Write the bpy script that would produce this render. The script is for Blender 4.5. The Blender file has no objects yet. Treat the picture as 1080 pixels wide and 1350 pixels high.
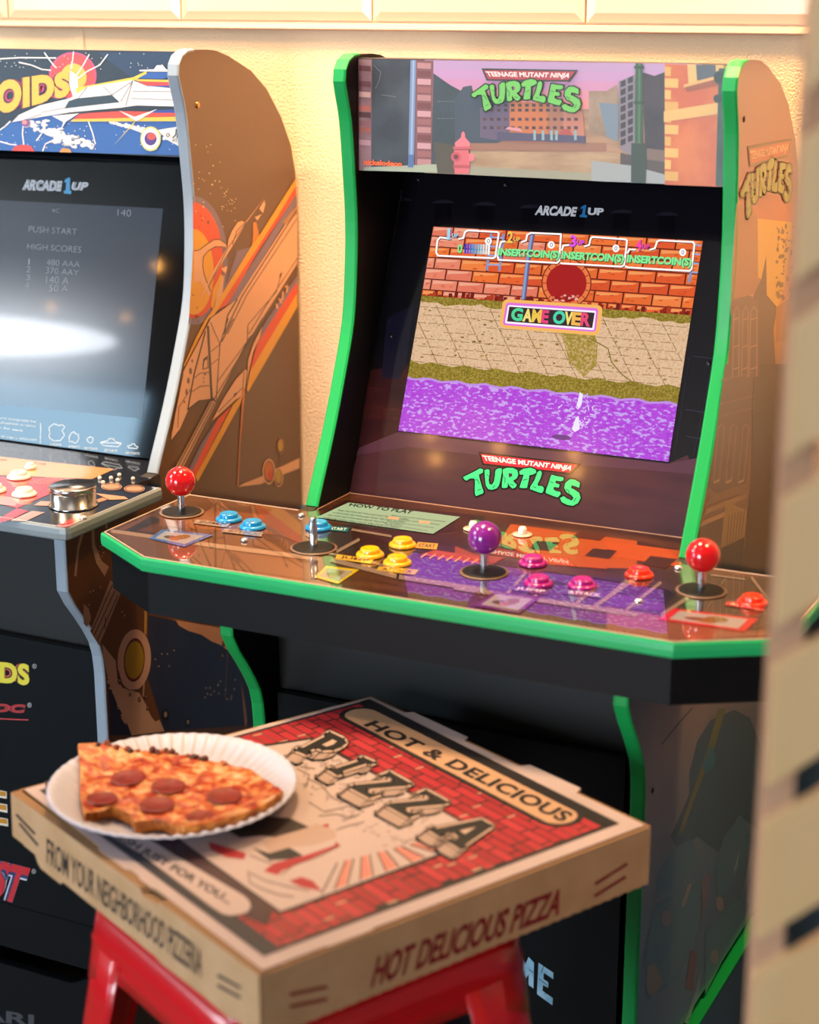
import bpy, bmesh, math, random
import numpy as np
from mathutils import Vector, noise
from mathutils.geometry import tessellate_polygon
random.seed(7)
SC = bpy.context.scene
COL = SC.collection

# ------------------------------------------------------------------ camera
CAM = np.array([1.0307793, -1.82603663, 1.44438275])
YAW, PITCH, ROLL, FPX = .458528216, .281709920, .000383, 2367.06
def _axes():
    F = np.array([-math.sin(YAW)*math.cos(PITCH), math.cos(YAW)*math.cos(PITCH), -math.sin(PITCH)])
    R0 = np.array([math.cos(YAW), math.sin(YAW), 0.]); U0 = np.cross(R0, F)
    R = math.cos(ROLL)*R0 + math.sin(ROLL)*U0
    return R, np.cross(R, F), F
RX, UX, FX = _axes()
FLOOR = -.045
W = .483; T = .016

class Plane:
    """a real flat surface of the place; measured points are laid onto it"""
    def __init__(s, p, n, step=.00012):
        s.p = np.array(p, float); s.n = np.array(n, float); s.n /= np.linalg.norm(s.n); s.step = step
    def P(s, u, v, layer=0):
        d = FX + RX*(u-540)/FPX + UX*(675-v)/FPX
        t = ((s.p-CAM) @ s.n)/(d @ s.n)
        q = CAM + d*t
        return Vector(q + s.n*(layer*s.step))
def PX(x): return Plane((x, 0, 0), (1, 0, 0))
def PZ(z): return Plane((0, 0, z), (0, 0, 1))
def PY(y): return Plane((0, y, 0), (0, -1, 0))
def cr(ox, oy, s, pts): return [(ox+x/s, oy+y/s) for x, y in pts]

# ------------------------------------------------------------------ materials
_M = {}
def lin(h):
    h = h.lstrip('#'); o = []
    for i in (0, 2, 4):
        c = int(h[i:i+2], 16)/255
        o.append(c/12.92 if c <= .04045 else ((c+.055)/1.055)**2.4)
    return (*o, 1)
def M(h, rough=.5, coat=0, metal=0, emit=0, spec=.5, bump=0, bscale=300, crough=.03, vary=0, vscale=6, stretch=(1, 1, 1), h2=None, cior=1.5):
    key = (h, rough, coat, metal, emit, spec, bump, bscale, crough, vary, vscale, stretch, h2, cior)
    if key in _M: return _M[key]
    m = bpy.data.materials.new('surface_'+h.strip('#')+'_%d' % len(_M)); m.use_nodes = True
    nt = m.node_tree; b = nt.nodes['Principled BSDF']
    b.inputs['Base Color'].default_value = lin(h); b.inputs['Roughness'].default_value = rough
    b.inputs['Metallic'].default_value = metal; b.inputs['Specular IOR Level'].default_value = spec
    b.inputs['Coat Weight'].default_value = coat; b.inputs['Coat Roughness'].default_value = crough; b.inputs['Coat IOR'].default_value = cior
    tc = nt.nodes.new('ShaderNodeTexCoord')
    src = None
    if vary or h2:
        mp = nt.nodes.new('ShaderNodeMapping'); mp.inputs['Scale'].default_value = stretch
        nt.links.new(tc.outputs['Object'], mp.inputs['Vector'])
        nz = nt.nodes.new('ShaderNodeTexNoise'); nz.inputs['Scale'].default_value = vscale; nz.inputs['Detail'].default_value = 5
        nt.links.new(mp.outputs[0], nz.inputs['Vector'])
        rp = nt.nodes.new('ShaderNodeValToRGB')
        c1 = lin(h); c2 = lin(h2) if h2 else tuple(c*(1-vary) for c in c1[:3])+(1,)
        rp.color_ramp.elements[0].position = .36; rp.color_ramp.elements[0].color = c2
        rp.color_ramp.elements[1].position = .64; rp.color_ramp.elements[1].color = c1
        nt.links.new(nz.outputs['Fac'], rp.inputs[0]); src = rp.outputs[0]
    if emit:
        b.inputs['Base Color'].default_value = (0, 0, 0, 1)
        b.inputs['Emission Strength'].default_value = emit; b.inputs['Emission Color'].default_value = lin(h)
        if src: nt.links.new(src, b.inputs['Emission Color'])
    elif src: nt.links.new(src, b.inputs['Base Color'])
    if bump:
        nz = nt.nodes.new('ShaderNodeTexNoise'); nz.inputs['Scale'].default_value = bscale; nz.inputs['Detail'].default_value = 3
        nt.links.new(tc.outputs['Object'], nz.inputs['Vector'])
        bp = nt.nodes.new('ShaderNodeBump'); bp.inputs['Strength'].default_value = bump; bp.inputs['Distance'].default_value = .002
        nt.links.new(nz.outputs['Fac'], bp.inputs['Height']); nt.links.new(bp.outputs[0], b.inputs['Normal'])
    _M[key] = m; return m
def ramp_z(name, stops, rough=.3, coat=.6, z0=0., z1=1.42):
    """printed sunset sky: colour runs over the height of the panel"""
    m = bpy.data.materials.new(name); m.use_nodes = True; nt = m.node_tree; b = nt.nodes['Principled BSDF']
    b.inputs['Roughness'].default_value = rough; b.inputs['Coat Weight'].default_value = coat
    tc = nt.nodes.new('ShaderNodeTexCoord'); sx = nt.nodes.new('ShaderNodeSeparateXYZ'); mr = nt.nodes.new('ShaderNodeMapRange')
    mr.inputs['From Min'].default_value = z0; mr.inputs['From Max'].default_value = z1
    nz = nt.nodes.new('ShaderNodeTexNoise'); nz.inputs['Scale'].default_value = 14; nz.inputs['Detail'].default_value = 4
    ad = nt.nodes.new('ShaderNodeMath'); ad.operation = 'MULTIPLY_ADD'; ad.inputs[1].default_value = .08
    nt.links.new(tc.outputs['Object'], sx.inputs[0]); nt.links.new(tc.outputs['Object'], nz.inputs['Vector'])
    nt.links.new(sx.outputs['Z'], mr.inputs['Value']); nt.links.new(nz.outputs['Fac'], ad.inputs[0]); nt.links.new(mr.outputs[0], ad.inputs[2])
    rp = nt.nodes.new('ShaderNodeValToRGB'); cr_ = rp.color_ramp
    while len(cr_.elements) < len(stops): cr_.elements.new(.5)
    for e, (p, h) in zip(cr_.elements, stops): e.position = p; e.color = lin(h)
    nt.links.new(ad.outputs[0], rp.inputs[0]); nt.links.new(rp.outputs[0], b.inputs['Base Color'])
    return m
def noisy_emit(name, cols, scale, stretch=(1, 1, 1), strength=1., pos=(.45, .55), const=True, detail=2):
    m = bpy.data.materials.new(name); m.use_nodes = True; nt = m.node_tree; b = nt.nodes['Principled BSDF']
    b.inputs['Base Color'].default_value = (0, 0, 0, 1); b.inputs['Roughness'].default_value = .12
    tc = nt.nodes.new('ShaderNodeTexCoord'); mp = nt.nodes.new('ShaderNodeMapping'); mp.inputs['Scale'].default_value = stretch
    nz = nt.nodes.new('ShaderNodeTexNoise'); nz.inputs['Scale'].default_value = scale; nz.inputs['Detail'].default_value = detail
    rp = nt.nodes.new('ShaderNodeValToRGB')
    if const: rp.color_ramp.interpolation = 'CONSTANT'
    while len(rp.color_ramp.elements) < len(cols): rp.color_ramp.elements.new(.5)
    ps = [0.]+list(pos)
    for e, p, h in zip(rp.color_ramp.elements, ps, cols): e.position = p; e.color = lin(h)
    nt.links.new(tc.outputs['Object'], mp.inputs[0]); nt.links.new(mp.outputs[0], nz.inputs['Vector'])
    nt.links.new(nz.outputs['Fac'], rp.inputs[0]); nt.links.new(rp.outputs[0], b.inputs['Emission Color'])
    b.inputs['Emission Strength'].default_value = strength
    return m

# ------------------------------------------------------------------ mesh builder
_TX = {}
def text_mesh(body, bold=0., shear=0., space=1.):
    k = (body, bold, shear, space)
    if k not in _TX:
        cu = bpy.data.curves.new('lettering', 'FONT'); cu.body = body; cu.offset = bold; cu.shear = shear; cu.space_character = space
        cu.resolution_u = 4
        ob = bpy.data.objects.new('lettering', cu)
        me = bpy.data.meshes.new_from_object(ob)
        V = [(v.co.x, v.co.y) for v in me.vertices]; Fc = [tuple(p.vertices) for p in me.polygons]
        bpy.data.objects.remove(ob); bpy.data.curves.remove(cu); bpy.data.meshes.remove(me)
        x0 = min(v[0] for v in V); x1 = max(v[0] for v in V); y0 = min(v[1] for v in V); y1 = max(v[1] for v in V)
        _TX[k] = ([((x-x0)/(x1-x0), (y-y0)/(y1-y0)) for x, y in V], Fc)
    return _TX[k]
def quadmap(q):
    """q = TL, TR, BR, BL -> function (s right, t up) -> point"""
    (a, b, c, d) = [np.array(p, float) for p in q]
    def f(s, t):
        p = (a*(1-s)+b*s)*t + (d*(1-s)+c*s)*(1-t)
        return p[0], p[1]
    return f
def homography(src, dst):
    A = []
    for (x, y), (u, v) in zip(src, dst):
        A.append([x, y, 1, 0, 0, 0, -u*x, -u*y, -u]); A.append([0, 0, 0, x, y, 1, -v*x, -v*y, -v])
    h = np.linalg.svd(np.array(A, float))[2][-1].reshape(3, 3)
    def f(x, y):
        p = h @ np.array([x, y, 1.]); return p[0]/p[2], p[1]/p[2]
    return f
def clip(poly, a, b):
    """keep the part of a polygon on the right of the line a->b (image sense)"""
    def side(p): return (b[0]-a[0])*(p[1]-a[1])-(b[1]-a[1])*(p[0]-a[0])
    out = []
    for i, p in enumerate(poly):
        q = poly[(i+1) % len(poly)]; sp, sq = side(p), side(q)
        if sp >= 0: out.append(p)
        if sp*sq < 0:
            t = sp/(sp-sq); out.append((p[0]+(q[0]-p[0])*t, p[1]+(q[1]-p[1])*t))
    return out
def ell(cx, cy, rx, ry, n=28, rot=0, a0=0, a1=2*math.pi):
    return [(cx+rx*math.cos(a)*math.cos(rot)-ry*math.sin(a)*math.sin(rot), cy+rx*math.cos(a)*math.sin(rot)+ry*math.sin(a)*math.cos(rot))
            for a in [a0+(a1-a0)*i/n for i in range(n)]]

class MB:
    def __init__(s): s.v = []; s.f = []; s.m = []; s.mats = []; s.sm = []; s.k = 0
    def lay(s, l): s.k = (s.k+1) % 60; return l+s.k*.015
    def mi(s, m):
        if m not in s.mats: s.mats.append(m)
        return s.mats.index(m)
    def add(s, V, Fs, m, smooth=False):
        k = len(s.v); s.v += [tuple(v) for v in V]; i = s.mi(m)
        for f in Fs: s.f.append(tuple(k+j for j in f)); s.m.append(i); s.sm.append(smooth)
    def box(s, x0, x1, y0, y1, z0, z1, m):
        V = [(x, y, z) for x in (x0, x1) for y in (y0, y1) for z in (z0, z1)]
        s.add(V, [(0, 1, 3, 2), (4, 6, 7, 5), (0, 4, 5, 1), (2, 3, 7, 6), (0, 2, 6, 4), (1, 5, 7, 3)], m)
    def obox(s, c, ax, ay, az, m):
        c, ax, ay, az = [Vector(q) for q in (c, ax, ay, az)]
        V = [c+ax*i+ay*j+az*k for i in (-1, 1) for j in (-1, 1) for k in (-1, 1)]
        s.add(V, [(0, 1, 3, 2), (4, 6, 7, 5), (0, 4, 5, 1), (2, 3, 7, 6), (0, 2, 6, 4), (1, 5, 7, 3)], m)
    def tri(s, loops3, m, off=None):
        if len(loops3[0]) < 3: return
        fl = [p for l in loops3 for p in l]
        t = tessellate_polygon([[Vector(p) for p in l] for l in loops3])
        s.add(fl, t, m)
    def slab(s, outline, ext, m, mside=None, mcap2=None):
        """closed prism: outline = 3D points, ext = vector"""
        ext = Vector(ext); A = [Vector(p) for p in outline]; B = [p+ext for p in A]
        s.tri([A], m); s.tri([B], mcap2 or m)
        n = len(A); s.add(A+B, [(i, (i+1) % n, n+(i+1) % n, n+i) for i in range(n)], mside or m)
    def poly(s, pl, pts, m, layer=1, holes=()):
        if len(pts) < 3: return
        layer = s.lay(layer)
        s.tri([[pl.P(u, v, layer) for u, v in pts]]+[[pl.P(u, v, layer) for u, v in h] for h in holes], m)
    def stroke(s, pl, pts, w, m, layer=1, closed=False):
        n = len(pts); V = []; Fs = []; layer = s.lay(layer)
        for i in range(n if closed else n-1):
            a = np.array(pts[i]); b = np.array(pts[(i+1) % n]); d = b-a; L = np.linalg.norm(d)
            if L < 1e-6: continue
            d = d/L; p = np.array([-d[1], d[0]])*w/2; e = d*w*.25
            k = len(V); V += [pl.P(*(a+p-e), layer), pl.P(*(b+p+e), layer), pl.P(*(b-p+e), layer), pl.P(*(a-p-e), layer)]; Fs.append((k, k+1, k+2, k+3))
        s.add(V, Fs, m)
    def text(s, pl, body, quad, m, layer=1, bold=0., shear=0., space=1.):
        V, Fs = text_mesh(body, bold, shear, space); f = quadmap(quad); layer = s.lay(layer)
        s.add([pl.P(*f(x, y), layer) for x, y in V], Fs, m)
    def lathe(s, c, prof, m, n=32, axis=(0, 0, 1), caps=True, smooth=True):
        ax = Vector(axis).normalized(); u = ax.orthogonal().normalized(); w = ax.cross(u); c = Vector(c)
        V = [c+ax*h+(u*math.cos(2*math.pi*j/n)+w*math.sin(2*math.pi*j/n))*r for r, h in prof for j in range(n)]
        Fs = [(i*n+j, i*n+(j+1) % n, (i+1)*n+(j+1) % n, (i+1)*n+j) for i in range(len(prof)-1) for j in range(n)]
        s.add(V, Fs, m, smooth)
        if caps:
            if prof[0][0] > 1e-5: s.add(V[:n], [tuple(range(n))], m)
            if prof[-1][0] > 1e-5: s.add(V[-n:], [tuple(range(n))], m)
    def ball(s, c, r, m, n=32): s.lathe(c, [(max(1e-6, r*math.sin(math.pi*i/20)), -r*math.cos(math.pi*i/20)) for i in range(21)], m, n)
    def build(s, name, parent=None, kind=None, weld=False):
        me = bpy.data.meshes.new(name)
        o = bpy.data.objects.new(name, me); COL.objects.link(o)
        off = Vector((0, 0, 0)); q = parent
        while q is not None: off = off+Vector(q.location); q = q.parent
        V = [tuple(Vector(v)-off) for v in s.v]
        me.from_pydata(V, [], s.f)
        for m in s.mats: me.materials.append(m)
        me.polygons.foreach_set('material_index', s.m); me.polygons.foreach_set('use_smooth', s.sm)
        bm = bmesh.new(); bm.from_mesh(me)
        if weld: bmesh.ops.remove_doubles(bm, verts=bm.verts, dist=1e-6)
        bm.to_mesh(me); bm.free(); me.update()
        o.parent = parent
        if kind: o['kind'] = kind
        return o
def fixn(o):
    bm = bmesh.new(); bm.from_mesh(o.data); bmesh.ops.recalc_face_normals(bm, faces=bm.faces); bm.to_mesh(o.data); bm.free(); return o
def thing(name, label, cat, loc, group=None):
    o = bpy.data.objects.new(name, None); COL.objects.link(o); o.location = loc; o.empty_display_size = .05
    o['label'] = label; o['category'] = cat
    if group: o['group'] = group
    return o
def tag(o, label, cat, group=None):
    o['label'] = label; o['category'] = cat
    if group: o['group'] = group
    return o

# =================================================================== THE ROOM
WALLY = .40
def plaster():
    m = bpy.data.materials.new('orange_peel_plaster'); m.use_nodes = True; nt = m.node_tree; b = nt.nodes['Principled BSDF']
    b.inputs['Base Color'].default_value = lin('#ecc7a0'); b.inputs['Roughness'].default_value = .75
    tc = nt.nodes.new('ShaderNodeTexCoord')
    v = nt.nodes.new('ShaderNodeTexNoise'); v.inputs['Scale'].default_value = 340; v.inputs['Detail'].default_value = 2.5
    r = nt.nodes.new('ShaderNodeValToRGB'); r.color_ramp.elements[0].position = .4; r.color_ramp.elements[1].position = .62
    bp = nt.nodes.new('ShaderNodeBump'); bp.inputs['Strength'].default_value = .5; bp.inputs['Distance'].default_value = .0013
    nt.links.new(tc.outputs['Object'], v.inputs['Vector']); nt.links.new(v.outputs['Fac'], r.inputs[0])
    nt.links.new(r.outputs[0], bp.inputs['Height']); nt.links.new(bp.outputs[0], b.inputs['Normal'])
    return m
PL = plaster()
mb = MB()
mb.box(-9.9, 3.0, WALLY, WALLY+.12, FLOOR, 1.40, PL)
mb.box(-9.9, 3.0, WALLY+.004, WALLY+.12, 1.40, 3.4, M('#e8cfa8', .6))
mb.box(-.617, -.600, WALLY-.0012, WALLY+.01, FLOOR, 1.394, PL)
wall = mb.build('wall_back', kind='structure')
mb = MB(); mb.box(-9.9, 3.0, WALLY-.008, WALLY-.0005, FLOOR, .70, M('#33495c', .45)); mb.box(-9.9, 3.0, WALLY-.014, WALLY-.0005, .70, .715, M('#33495c', .4)); mb.build('trim_2', kind='structure')
tm = M('#dcb898', .28, coat=.2)
mb = MB()
mb.slab([(-9.9, WALLY+.004, 1.3945), (-9.9, WALLY-.010, 1.3945), (-9.9, WALLY-.012, 1.397), (-9.9, WALLY-.010, 1.402), (-9.9, WALLY-.004, 1.4045), (-9.9, WALLY+.004, 1.4045)], (12.9, 0, 0), M('#d8a488', .35))
fixn(mb.build('trim_1', kind='structure'))
mb = MB()
for r in range(7):
    z0 = 1.4075+r*.152
    for k in range(-31, 9):
        x0 = .183+k*.3055+.0015+(.0 if r % 2 == 0 else .15); x1 = x0+.3025; z1 = z0+.149; d = .012; y1 = WALLY+.004
        V = [(x0, y1, z0), (x1, y1, z0), (x1, y1, z1), (x0, y1, z1),
             (x0, WALLY-.003, z0), (x1, WALLY-.003, z0), (x1, WALLY-.003, z1), (x0, WALLY-.003, z1),
             (x0+d, WALLY-.006, z0+d), (x1-d, WALLY-.006, z0+d), (x1-d, WALLY-.006, z1-d), (x0+d, WALLY-.006, z1-d)]
        mb.add(V, [(0, 1, 5, 4), (1, 2, 6, 5), (2, 3, 7, 6), (3, 0, 4, 7), (4, 5, 9, 8), (5, 6, 10, 9), (6, 7, 11, 10), (7, 4, 8, 11), (8, 9, 10, 11)], tm)
fixn(mb.build('wall_tiling', parent=wall))
mb = MB(); mb.box(-9.9, 3.0, -7.6, WALLY+.12, FLOOR-.1, FLOOR, M('#4b4038', .45, h2='#3a322c', vscale=3)); mb.build('floor', kind='structure')
mb = MB(); mb.box(-9.9, 3.0, -7.6, WALLY+.12, 3.4, 3.5, M('#8c8378', .8)); mb.build('ceiling', kind='structure')
# street side, far behind the camera: storefront glass and an arched light above it, both mirrored in the screens
mb = MB(); fm = M('#2b2e31', .4)
YF = -7.0
mb.box(-9.9, -9.3, YF-.12, YF, FLOOR, 3.4, M('#77716a', .8)); mb.box(-5.15, -1.5, YF-.12, YF, FLOOR, 3.4, M('#77716a', .8)); mb.box(.4, 3.0, YF-.12, YF, FLOOR, 3.4, M('#77716a', .8)); mb.box(-1.5, .4, YF-.12, YF, FLOOR, .35, M('#77716a', .8)); mb.box(-1.5, .4, YF-.12, YF, 2.5, 3.4, M('#77716a', .8))
mb.box(-9.3, -5.15, YF-.12, YF, FLOOR, .35, M('#77716a', .8)); mb.box(-9.3, -5.15, YF-.12, YF, 2.60, 3.4, M('#77716a', .8))
wf = mb.build('wall_front', kind='structure')
mb = MB(); mb.box(-9.3, -5.15, YF-.08, YF-.06, .35, 2.60, M('#9fc4dd', .2, emit=15))
win = mb.build('window_1', kind='structure')
mb = MB()
for x in (-9.3, -7.9, -6.5, -5.19): mb.box(x, x+.05, YF-.06, YF+.01, .35, 2.6, fm)
mb.box(-9.3, -5.15, YF-.06, YF+.01, 2.55, 2.6, fm); mb.box(-9.3, -5.15, YF-.06, YF+.01, .35, .42, fm); mb.build('pane_frame', parent=win)
mb = MB(); pts = [(-6.75+1.25*math.cos(a), YF+.005, 2.79+.13*math.sin(a)+.05*math.cos(a)) for a in [2*math.pi*i/48 for i in range(48)]]
mb.slab(pts, (0, .01, 0), M('#f4f8ff', .2, emit=45)); mb.build('window_2', kind='structure')
mb = MB(); mb.box(-1.5, .4, YF-.08, YF-.06, .35, 2.5, M('#dfeaf2', .2, emit=32)); fill_p = mb.build('front_fill_pane', kind='structure')  # added glowing pane, out of view and of the screens, brightens the fronts
mb = MB()
for x in (-1.5, -.55, .35): mb.box(x, x+.05, YF-.06, YF+.01, .35, 2.5, fm)
mb.box(-1.5, .4, YF-.06, YF+.01, 2.45, 2.5, fm); mb.box(-1.5, .4, YF-.06, YF+.01, .35, .42, fm); mb.build('pane_frame', parent=fill_p)  # bars framing the added fill pane
# pendant bulbs whose reflections dot the screens
def pendant(x, y, z, lab):
    t = thing('pendant_lamp', lab, 'lamp', (x, y, z), 'bare bulb pendants over the room')
    b = MB(); b.ball((x, y, z), .024, M('#ffb45c', .3, emit=38), 20); b.build('bulb', t)
    b = MB(); b.lathe((x, y, z+.02), [(.012, 0), (.016, .01), (.016, .05), (.006, .06), (.0025, .07), (.0025, 3.4-z-.02)], M('#1c1a18', .5), 12); b.build('cord_and_socket', t)
for i, p in enumerate([(-3.66, -4.6, 2.6), (-4.86, -5.46, 2.6), (-4.42, -5.52, 2.6), (-1.48, -2.91, 2.6), (-1.52, -3.09, 2.6), (-1.24, -2.95, 2.6), (-.97, -2.93, 2.6), (-1.0, -3.06, 2.6), (-1.29, -2.82, 2.6)]):
    pendant(*p, 'bare warm pendant bulb hanging behind the camera, mirrored as a glow in a game screen')

# =================================================================== CABINET GEOMETRY
UP = [(.0611, 1.345), (.0748, 1.30), (.0826, 1.24), (.0880, 1.18), (.0854, 1.12), (.0770, 1.06), (.0543, 1.0), (.0228, .93), (-.0184, .8515)]
def smooth_profile(k=4):
    # front edge, Catmull-Rom through the measured points
    P = [(.052, 1.40)]+UP+[(-.05, .78)]; out = []
    for i in range(1, len(P)-2):
        for j in range(k):
            t = j/k; a, b, c, d = [np.array(P[q]) for q in (i-1, i, i+1, i+2)]
            out.append(tuple(.5*((2*b)+(-a+c)*t+(2*a-5*b+4*c-d)*t*t+(-a+3*b-3*c+d)*t**3)))
    return out+[UP[-1]]
FRONT_UP = [(.098, 1.3745), (.084, 1.3735), (.071, 1.368), (.063, 1.358)]+smooth_profile()
FRONT_LO = [(-.2165, .834), (-.2165, .752), (-.204, .731), (-.187, .709), (-.172, .688), (-.160, .668), (-.154, .648), (-.1515, .625), (-.1505, .2525)]
BACK = [(.1505, .26)]
BACKC = [(.349, .252), (.349, 1.17), (.3485, 1.20), (.3373, 1.24), (.3115, 1.28), (.2735, 1.32), (.2339, 1.345), (.1796, 1.365), (.150, 1.3725), (.130, 1.3745)]
def side_panel(root, x0, x1, dy, outer, inner, trim, name='side_panel', art=None, label=None):
    prof = FRONT_UP+FRONT_LO+[(-.1505, .252)]+BACKC
    mb = MB(); A = [Vector((x0, y+dy, z)) for y, z in prof]; B = [Vector((x1, y+dy, z)) for y, z in prof]; n = len(A)
    left_out = art != 'right'
    mb.tri([A], outer if left_out else inner); mb.tri([B], inner if left_out else outer)
    mb.add(A+B, [(i, (i+1) % n, n+(i+1) % n, n+i) for i in range(n)], M('#241a12', .5))
    return mb
def trim_strip(root, x0, x1, dy, m):
    mb = MB()
    for seg in (FRONT_UP, FRONT_LO):
        pts = [np.array((y+dy, z)) for y, z in seg]; N = []
        for i, p in enumerate(pts):
            d = pts[min(i+1, len(pts)-1)]-pts[max(i-1, 0)]; d = d/np.linalg.norm(d); N.append(np.array((d[1], -d[0])))
        prof = [(x0-.0002, -.0012), (x0-.0002, .0008), (x0+.002, .002), (x1-.002, .002), (x1+.0002, .0008), (x1+.0002, -.0012)]
        V = []; k = len(prof)
        for p, nn in zip(pts, N):
            for xx, o in prof: q = p+nn*o; V.append((xx, q[0], q[1]))
        Fs = [(i*k+j, i*k+j+1, (i+1)*k+j+1, (i+1)*k+j) for i in range(len(pts)-1) for j in range(k-1)]
        Fs += [tuple(range(k)), tuple(range(len(V)-k, len(V)))]
        mb.add(V, Fs, m)
    return mb
GREEN = M('#0c9a4a', .4, spec=.4, coat=.05)
SILVER = M('#8f9ba8', .4, metal=.1, coat=.05)
BLACK = M('#060607', .5, spec=.22)
BLACKG = M('#06090d', .38, spec=.22)
DARKWOOD = M('#15100e', .45)
LAM = dict(rough=.4, coat=.7, crough=.10, cior=1.48, spec=.4)

# ---- logo, traced once on the lower bezel, reused wherever the cabinet wears it
LG = dict(
 T=[(65,235),(165,185),(200,165),(225,175),(222,200),(190,215),(200,260),(215,310),(228,350),(222,365),(200,372),(170,385),(160,370),(158,330),(160,280),(155,245),(120,245),(95,262),(80,258)],
 U=[(235,180),(262,172),(275,180),(275,215),(268,260),(275,290),(295,295),(310,270),(318,220),(322,180),(345,165),(370,165),(372,195),(362,250),(350,300),(330,325),(295,335),(265,330),(245,300),(240,250)],
 R=[(378,175),(410,162),(460,162),(495,180),(502,215),(490,245),(462,262),(475,280),(492,295),(480,318),(455,325),(430,300),(420,275),(418,315),(395,322),(372,318),(375,270),(382,220)],
 t=[(510,190),(545,168),(600,160),(640,175),(645,200),(615,215),(590,220),(585,260),(575,300),(572,320),(540,322),(512,318),(520,290),(535,250),(545,215),(515,215)],
 L=[(655,195),(675,182),(690,200),(680,240),(655,290),(660,305),(690,305),(705,320),(700,350),(685,362),(650,350),(595,330),(598,310),(630,260)],
 E=[(765,215),(800,225),(862,238),(858,262),(838,268),(800,262),(795,280),(830,295),(822,318),(785,312),(780,330),(800,345),(835,352),(838,370),(815,395),(780,385),(720,360),(722,335),(740,290),(752,250)],
 S=[(990,280),(985,320),(955,308),(925,300),(920,320),(950,335),(985,360),(995,400),(975,440),(935,462),(890,455),(845,432),(832,400),(862,385),(890,405),(925,420),(940,400),(920,375),(885,355),(865,320),(875,280),(910,252),(950,255)])
RHOLE = [(425,205),(452,205),(455,228),(430,238)]
CRACKS = [[(150,260),(180,255),(195,290)],[(255,215),(275,230)],[(300,320),(320,300)],[(385,230),(400,245),(395,280)],[(540,260),(575,250)],[(620,310),(645,320)],[(755,270),(780,280)],[(880,330),(905,345),(900,370)],[(940,430),(960,400)],[(440,290),(465,300)],[(205,330),(180,340)]]
LANCH = [(190,38),(990,130),(920,465),(170,388)]
def logo(mb, pl, dst, k, green, black, red, white, layer=3):
    f = homography(LANCH, dst); g = lambda pts: [f(x, y) for x, y in pts]
    mb.poly(pl, g([(186,34),(1000,128),(918,214),(216,137)]), black, layer)
    mb.poly(pl, g([(205,50),(972,137),(908,199),(230,126)]), red, layer+1)
    mb.text(pl, 'TEENAGE MUTANT NINJA', g([(216,62),(940,146),(908,192),(240,116)]), white, layer+2, bold=.025)
    for n in 'TURtLES': mb.stroke(pl, g(LG[n]), 20*k, black, layer+2, True)
    for n in 'TURtLES': mb.poly(pl, g(LG[n]), green, layer+3, [g(RHOLE)] if n == 'R' else ())
    for c in CRACKS: mb.stroke(pl, g(c), 4*k, black, layer+4)

# =================================================================== RIGHT CABINET
R0 = thing('arcade_cabinet', 'green-edged four-player turtles arcade cabinet with a lit game screen', 'arcade machine', (W/2, .1, .25))
gcol = ramp_z('printed_sunset_sky', [(0, '#64788a'), (.20, '#667a88'), (.40, '#93837a'), (.50, '#6a4a36'), (.66, '#6c4226'), (.75, '#c07820'), (.82, '#b44e26'), (.92, '#88443c'), (1, '#7c4a4a')], z0=0, z1=1.16)
mb = side_panel(R0, W-T, W, 0, gcol, BLACK, GREEN, art='right')
pl = PX(W)
sa = lambda h: M(h, **LAM)
# skyline and street printed on the upper side
C5 = lambda p: cr(880, 60, 3.07, p)
C9 = lambda p: cr(900, 480, 3.214, p)
mb.poly(pl, C5([(280,640),(340,650),(365,700),(380,940),(370,1000),(330,1010),(255,1090),(262,900)]), sa('#98603f'), 1)
mb.poly(pl, C5([(365,700),(505,715),(500,800),(470,990),(445,1060),(402,1010),(400,850),(380,945),(367,940)]), sa('#cd9c36'), 1)
mb.poly(pl, C5([(380,945),(400,850),(402,1010),(445,1060),(430,1150),(440,1340),(340,1340),(345,1020)]), sa('#4b342c'), 1)
for k in range(60):
    x = random.uniform(440, 512); y = random.uniform(725, 950) if k < 40 else random.uniform(950, 1030)
    mb.poly(pl, C5(ell(x, y, random.uniform(2, 8), random.uniform(3, 12), 6)), sa('#6b4a2a'), 2)
mb.poly(pl, C5([(440,1060),(512,1010),(508,1200),(440,1200)]), sa('#a06a3c'), 1)
mb.poly(pl, C5([(262,1030),(330,1010),(365,1030),(372,1340),(245,1340)]), sa('#5e4235'), 2)
for x0, x1 in ((268,290),(305,326),(336,362)):
    mb.stroke(pl, C5([(x0-6,1340),(x0,1075),((x0+x1)/2,1055),(x1,1075),(x1-2,1340)]), 1.6, sa('#9a7560'), 3)
    for y in (1110, 1220, 1310): mb.stroke(pl, C5([(x0,y),(x1,y-8)]), 1.6, sa('#a98468'), 3)
mb.poly(pl, C9([(180,0),(300,0),(290,300),(270,520),(165,560),(110,520)]), sa('#5a4137'), 2)
mb.poly(pl, C9([(300,0),(450,0),(455,420),(420,900),(250,880),(290,500)]), sa('#35281f'), 1)
for a in (0, 1, 2):
    x = 150+a*52
    mb.stroke(pl, C9([(x-20,500),(x,270),(x+12,255),(x+26,265),(x+4,490)]), 1.5, sa('#8a6a55'), 3)
    mb.poly(pl, C9([(x-18,497),(x+6,486),(x+4,496),(x-20,508)]), sa('#b59478'), 4)
for pts, c in (([(110,560),(280,500),(275,530),(100,590)],'#77563f'),([(95,610),(275,545),(270,570),(88,640)],'#8d6a49'),([(80,665),(180,625),(178,645),(72,690)],'#a27c56'),
               ([(72,690),(178,645),(160,860),(62,820)],'#4a3426'),([(180,590),(205,590),(270,620),(262,730),(160,780)],'#8f7148'),([(165,780),(262,735),(250,880),(160,860)],'#1d1712')):
    mb.poly(pl, C9(pts), sa(c), 3)
for k in range(6): mb.stroke(pl, C9([(196+k*13,640-k*4),(186+k*12,765-k*6)]), .9, sa('#5b452c'), 4)
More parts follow.
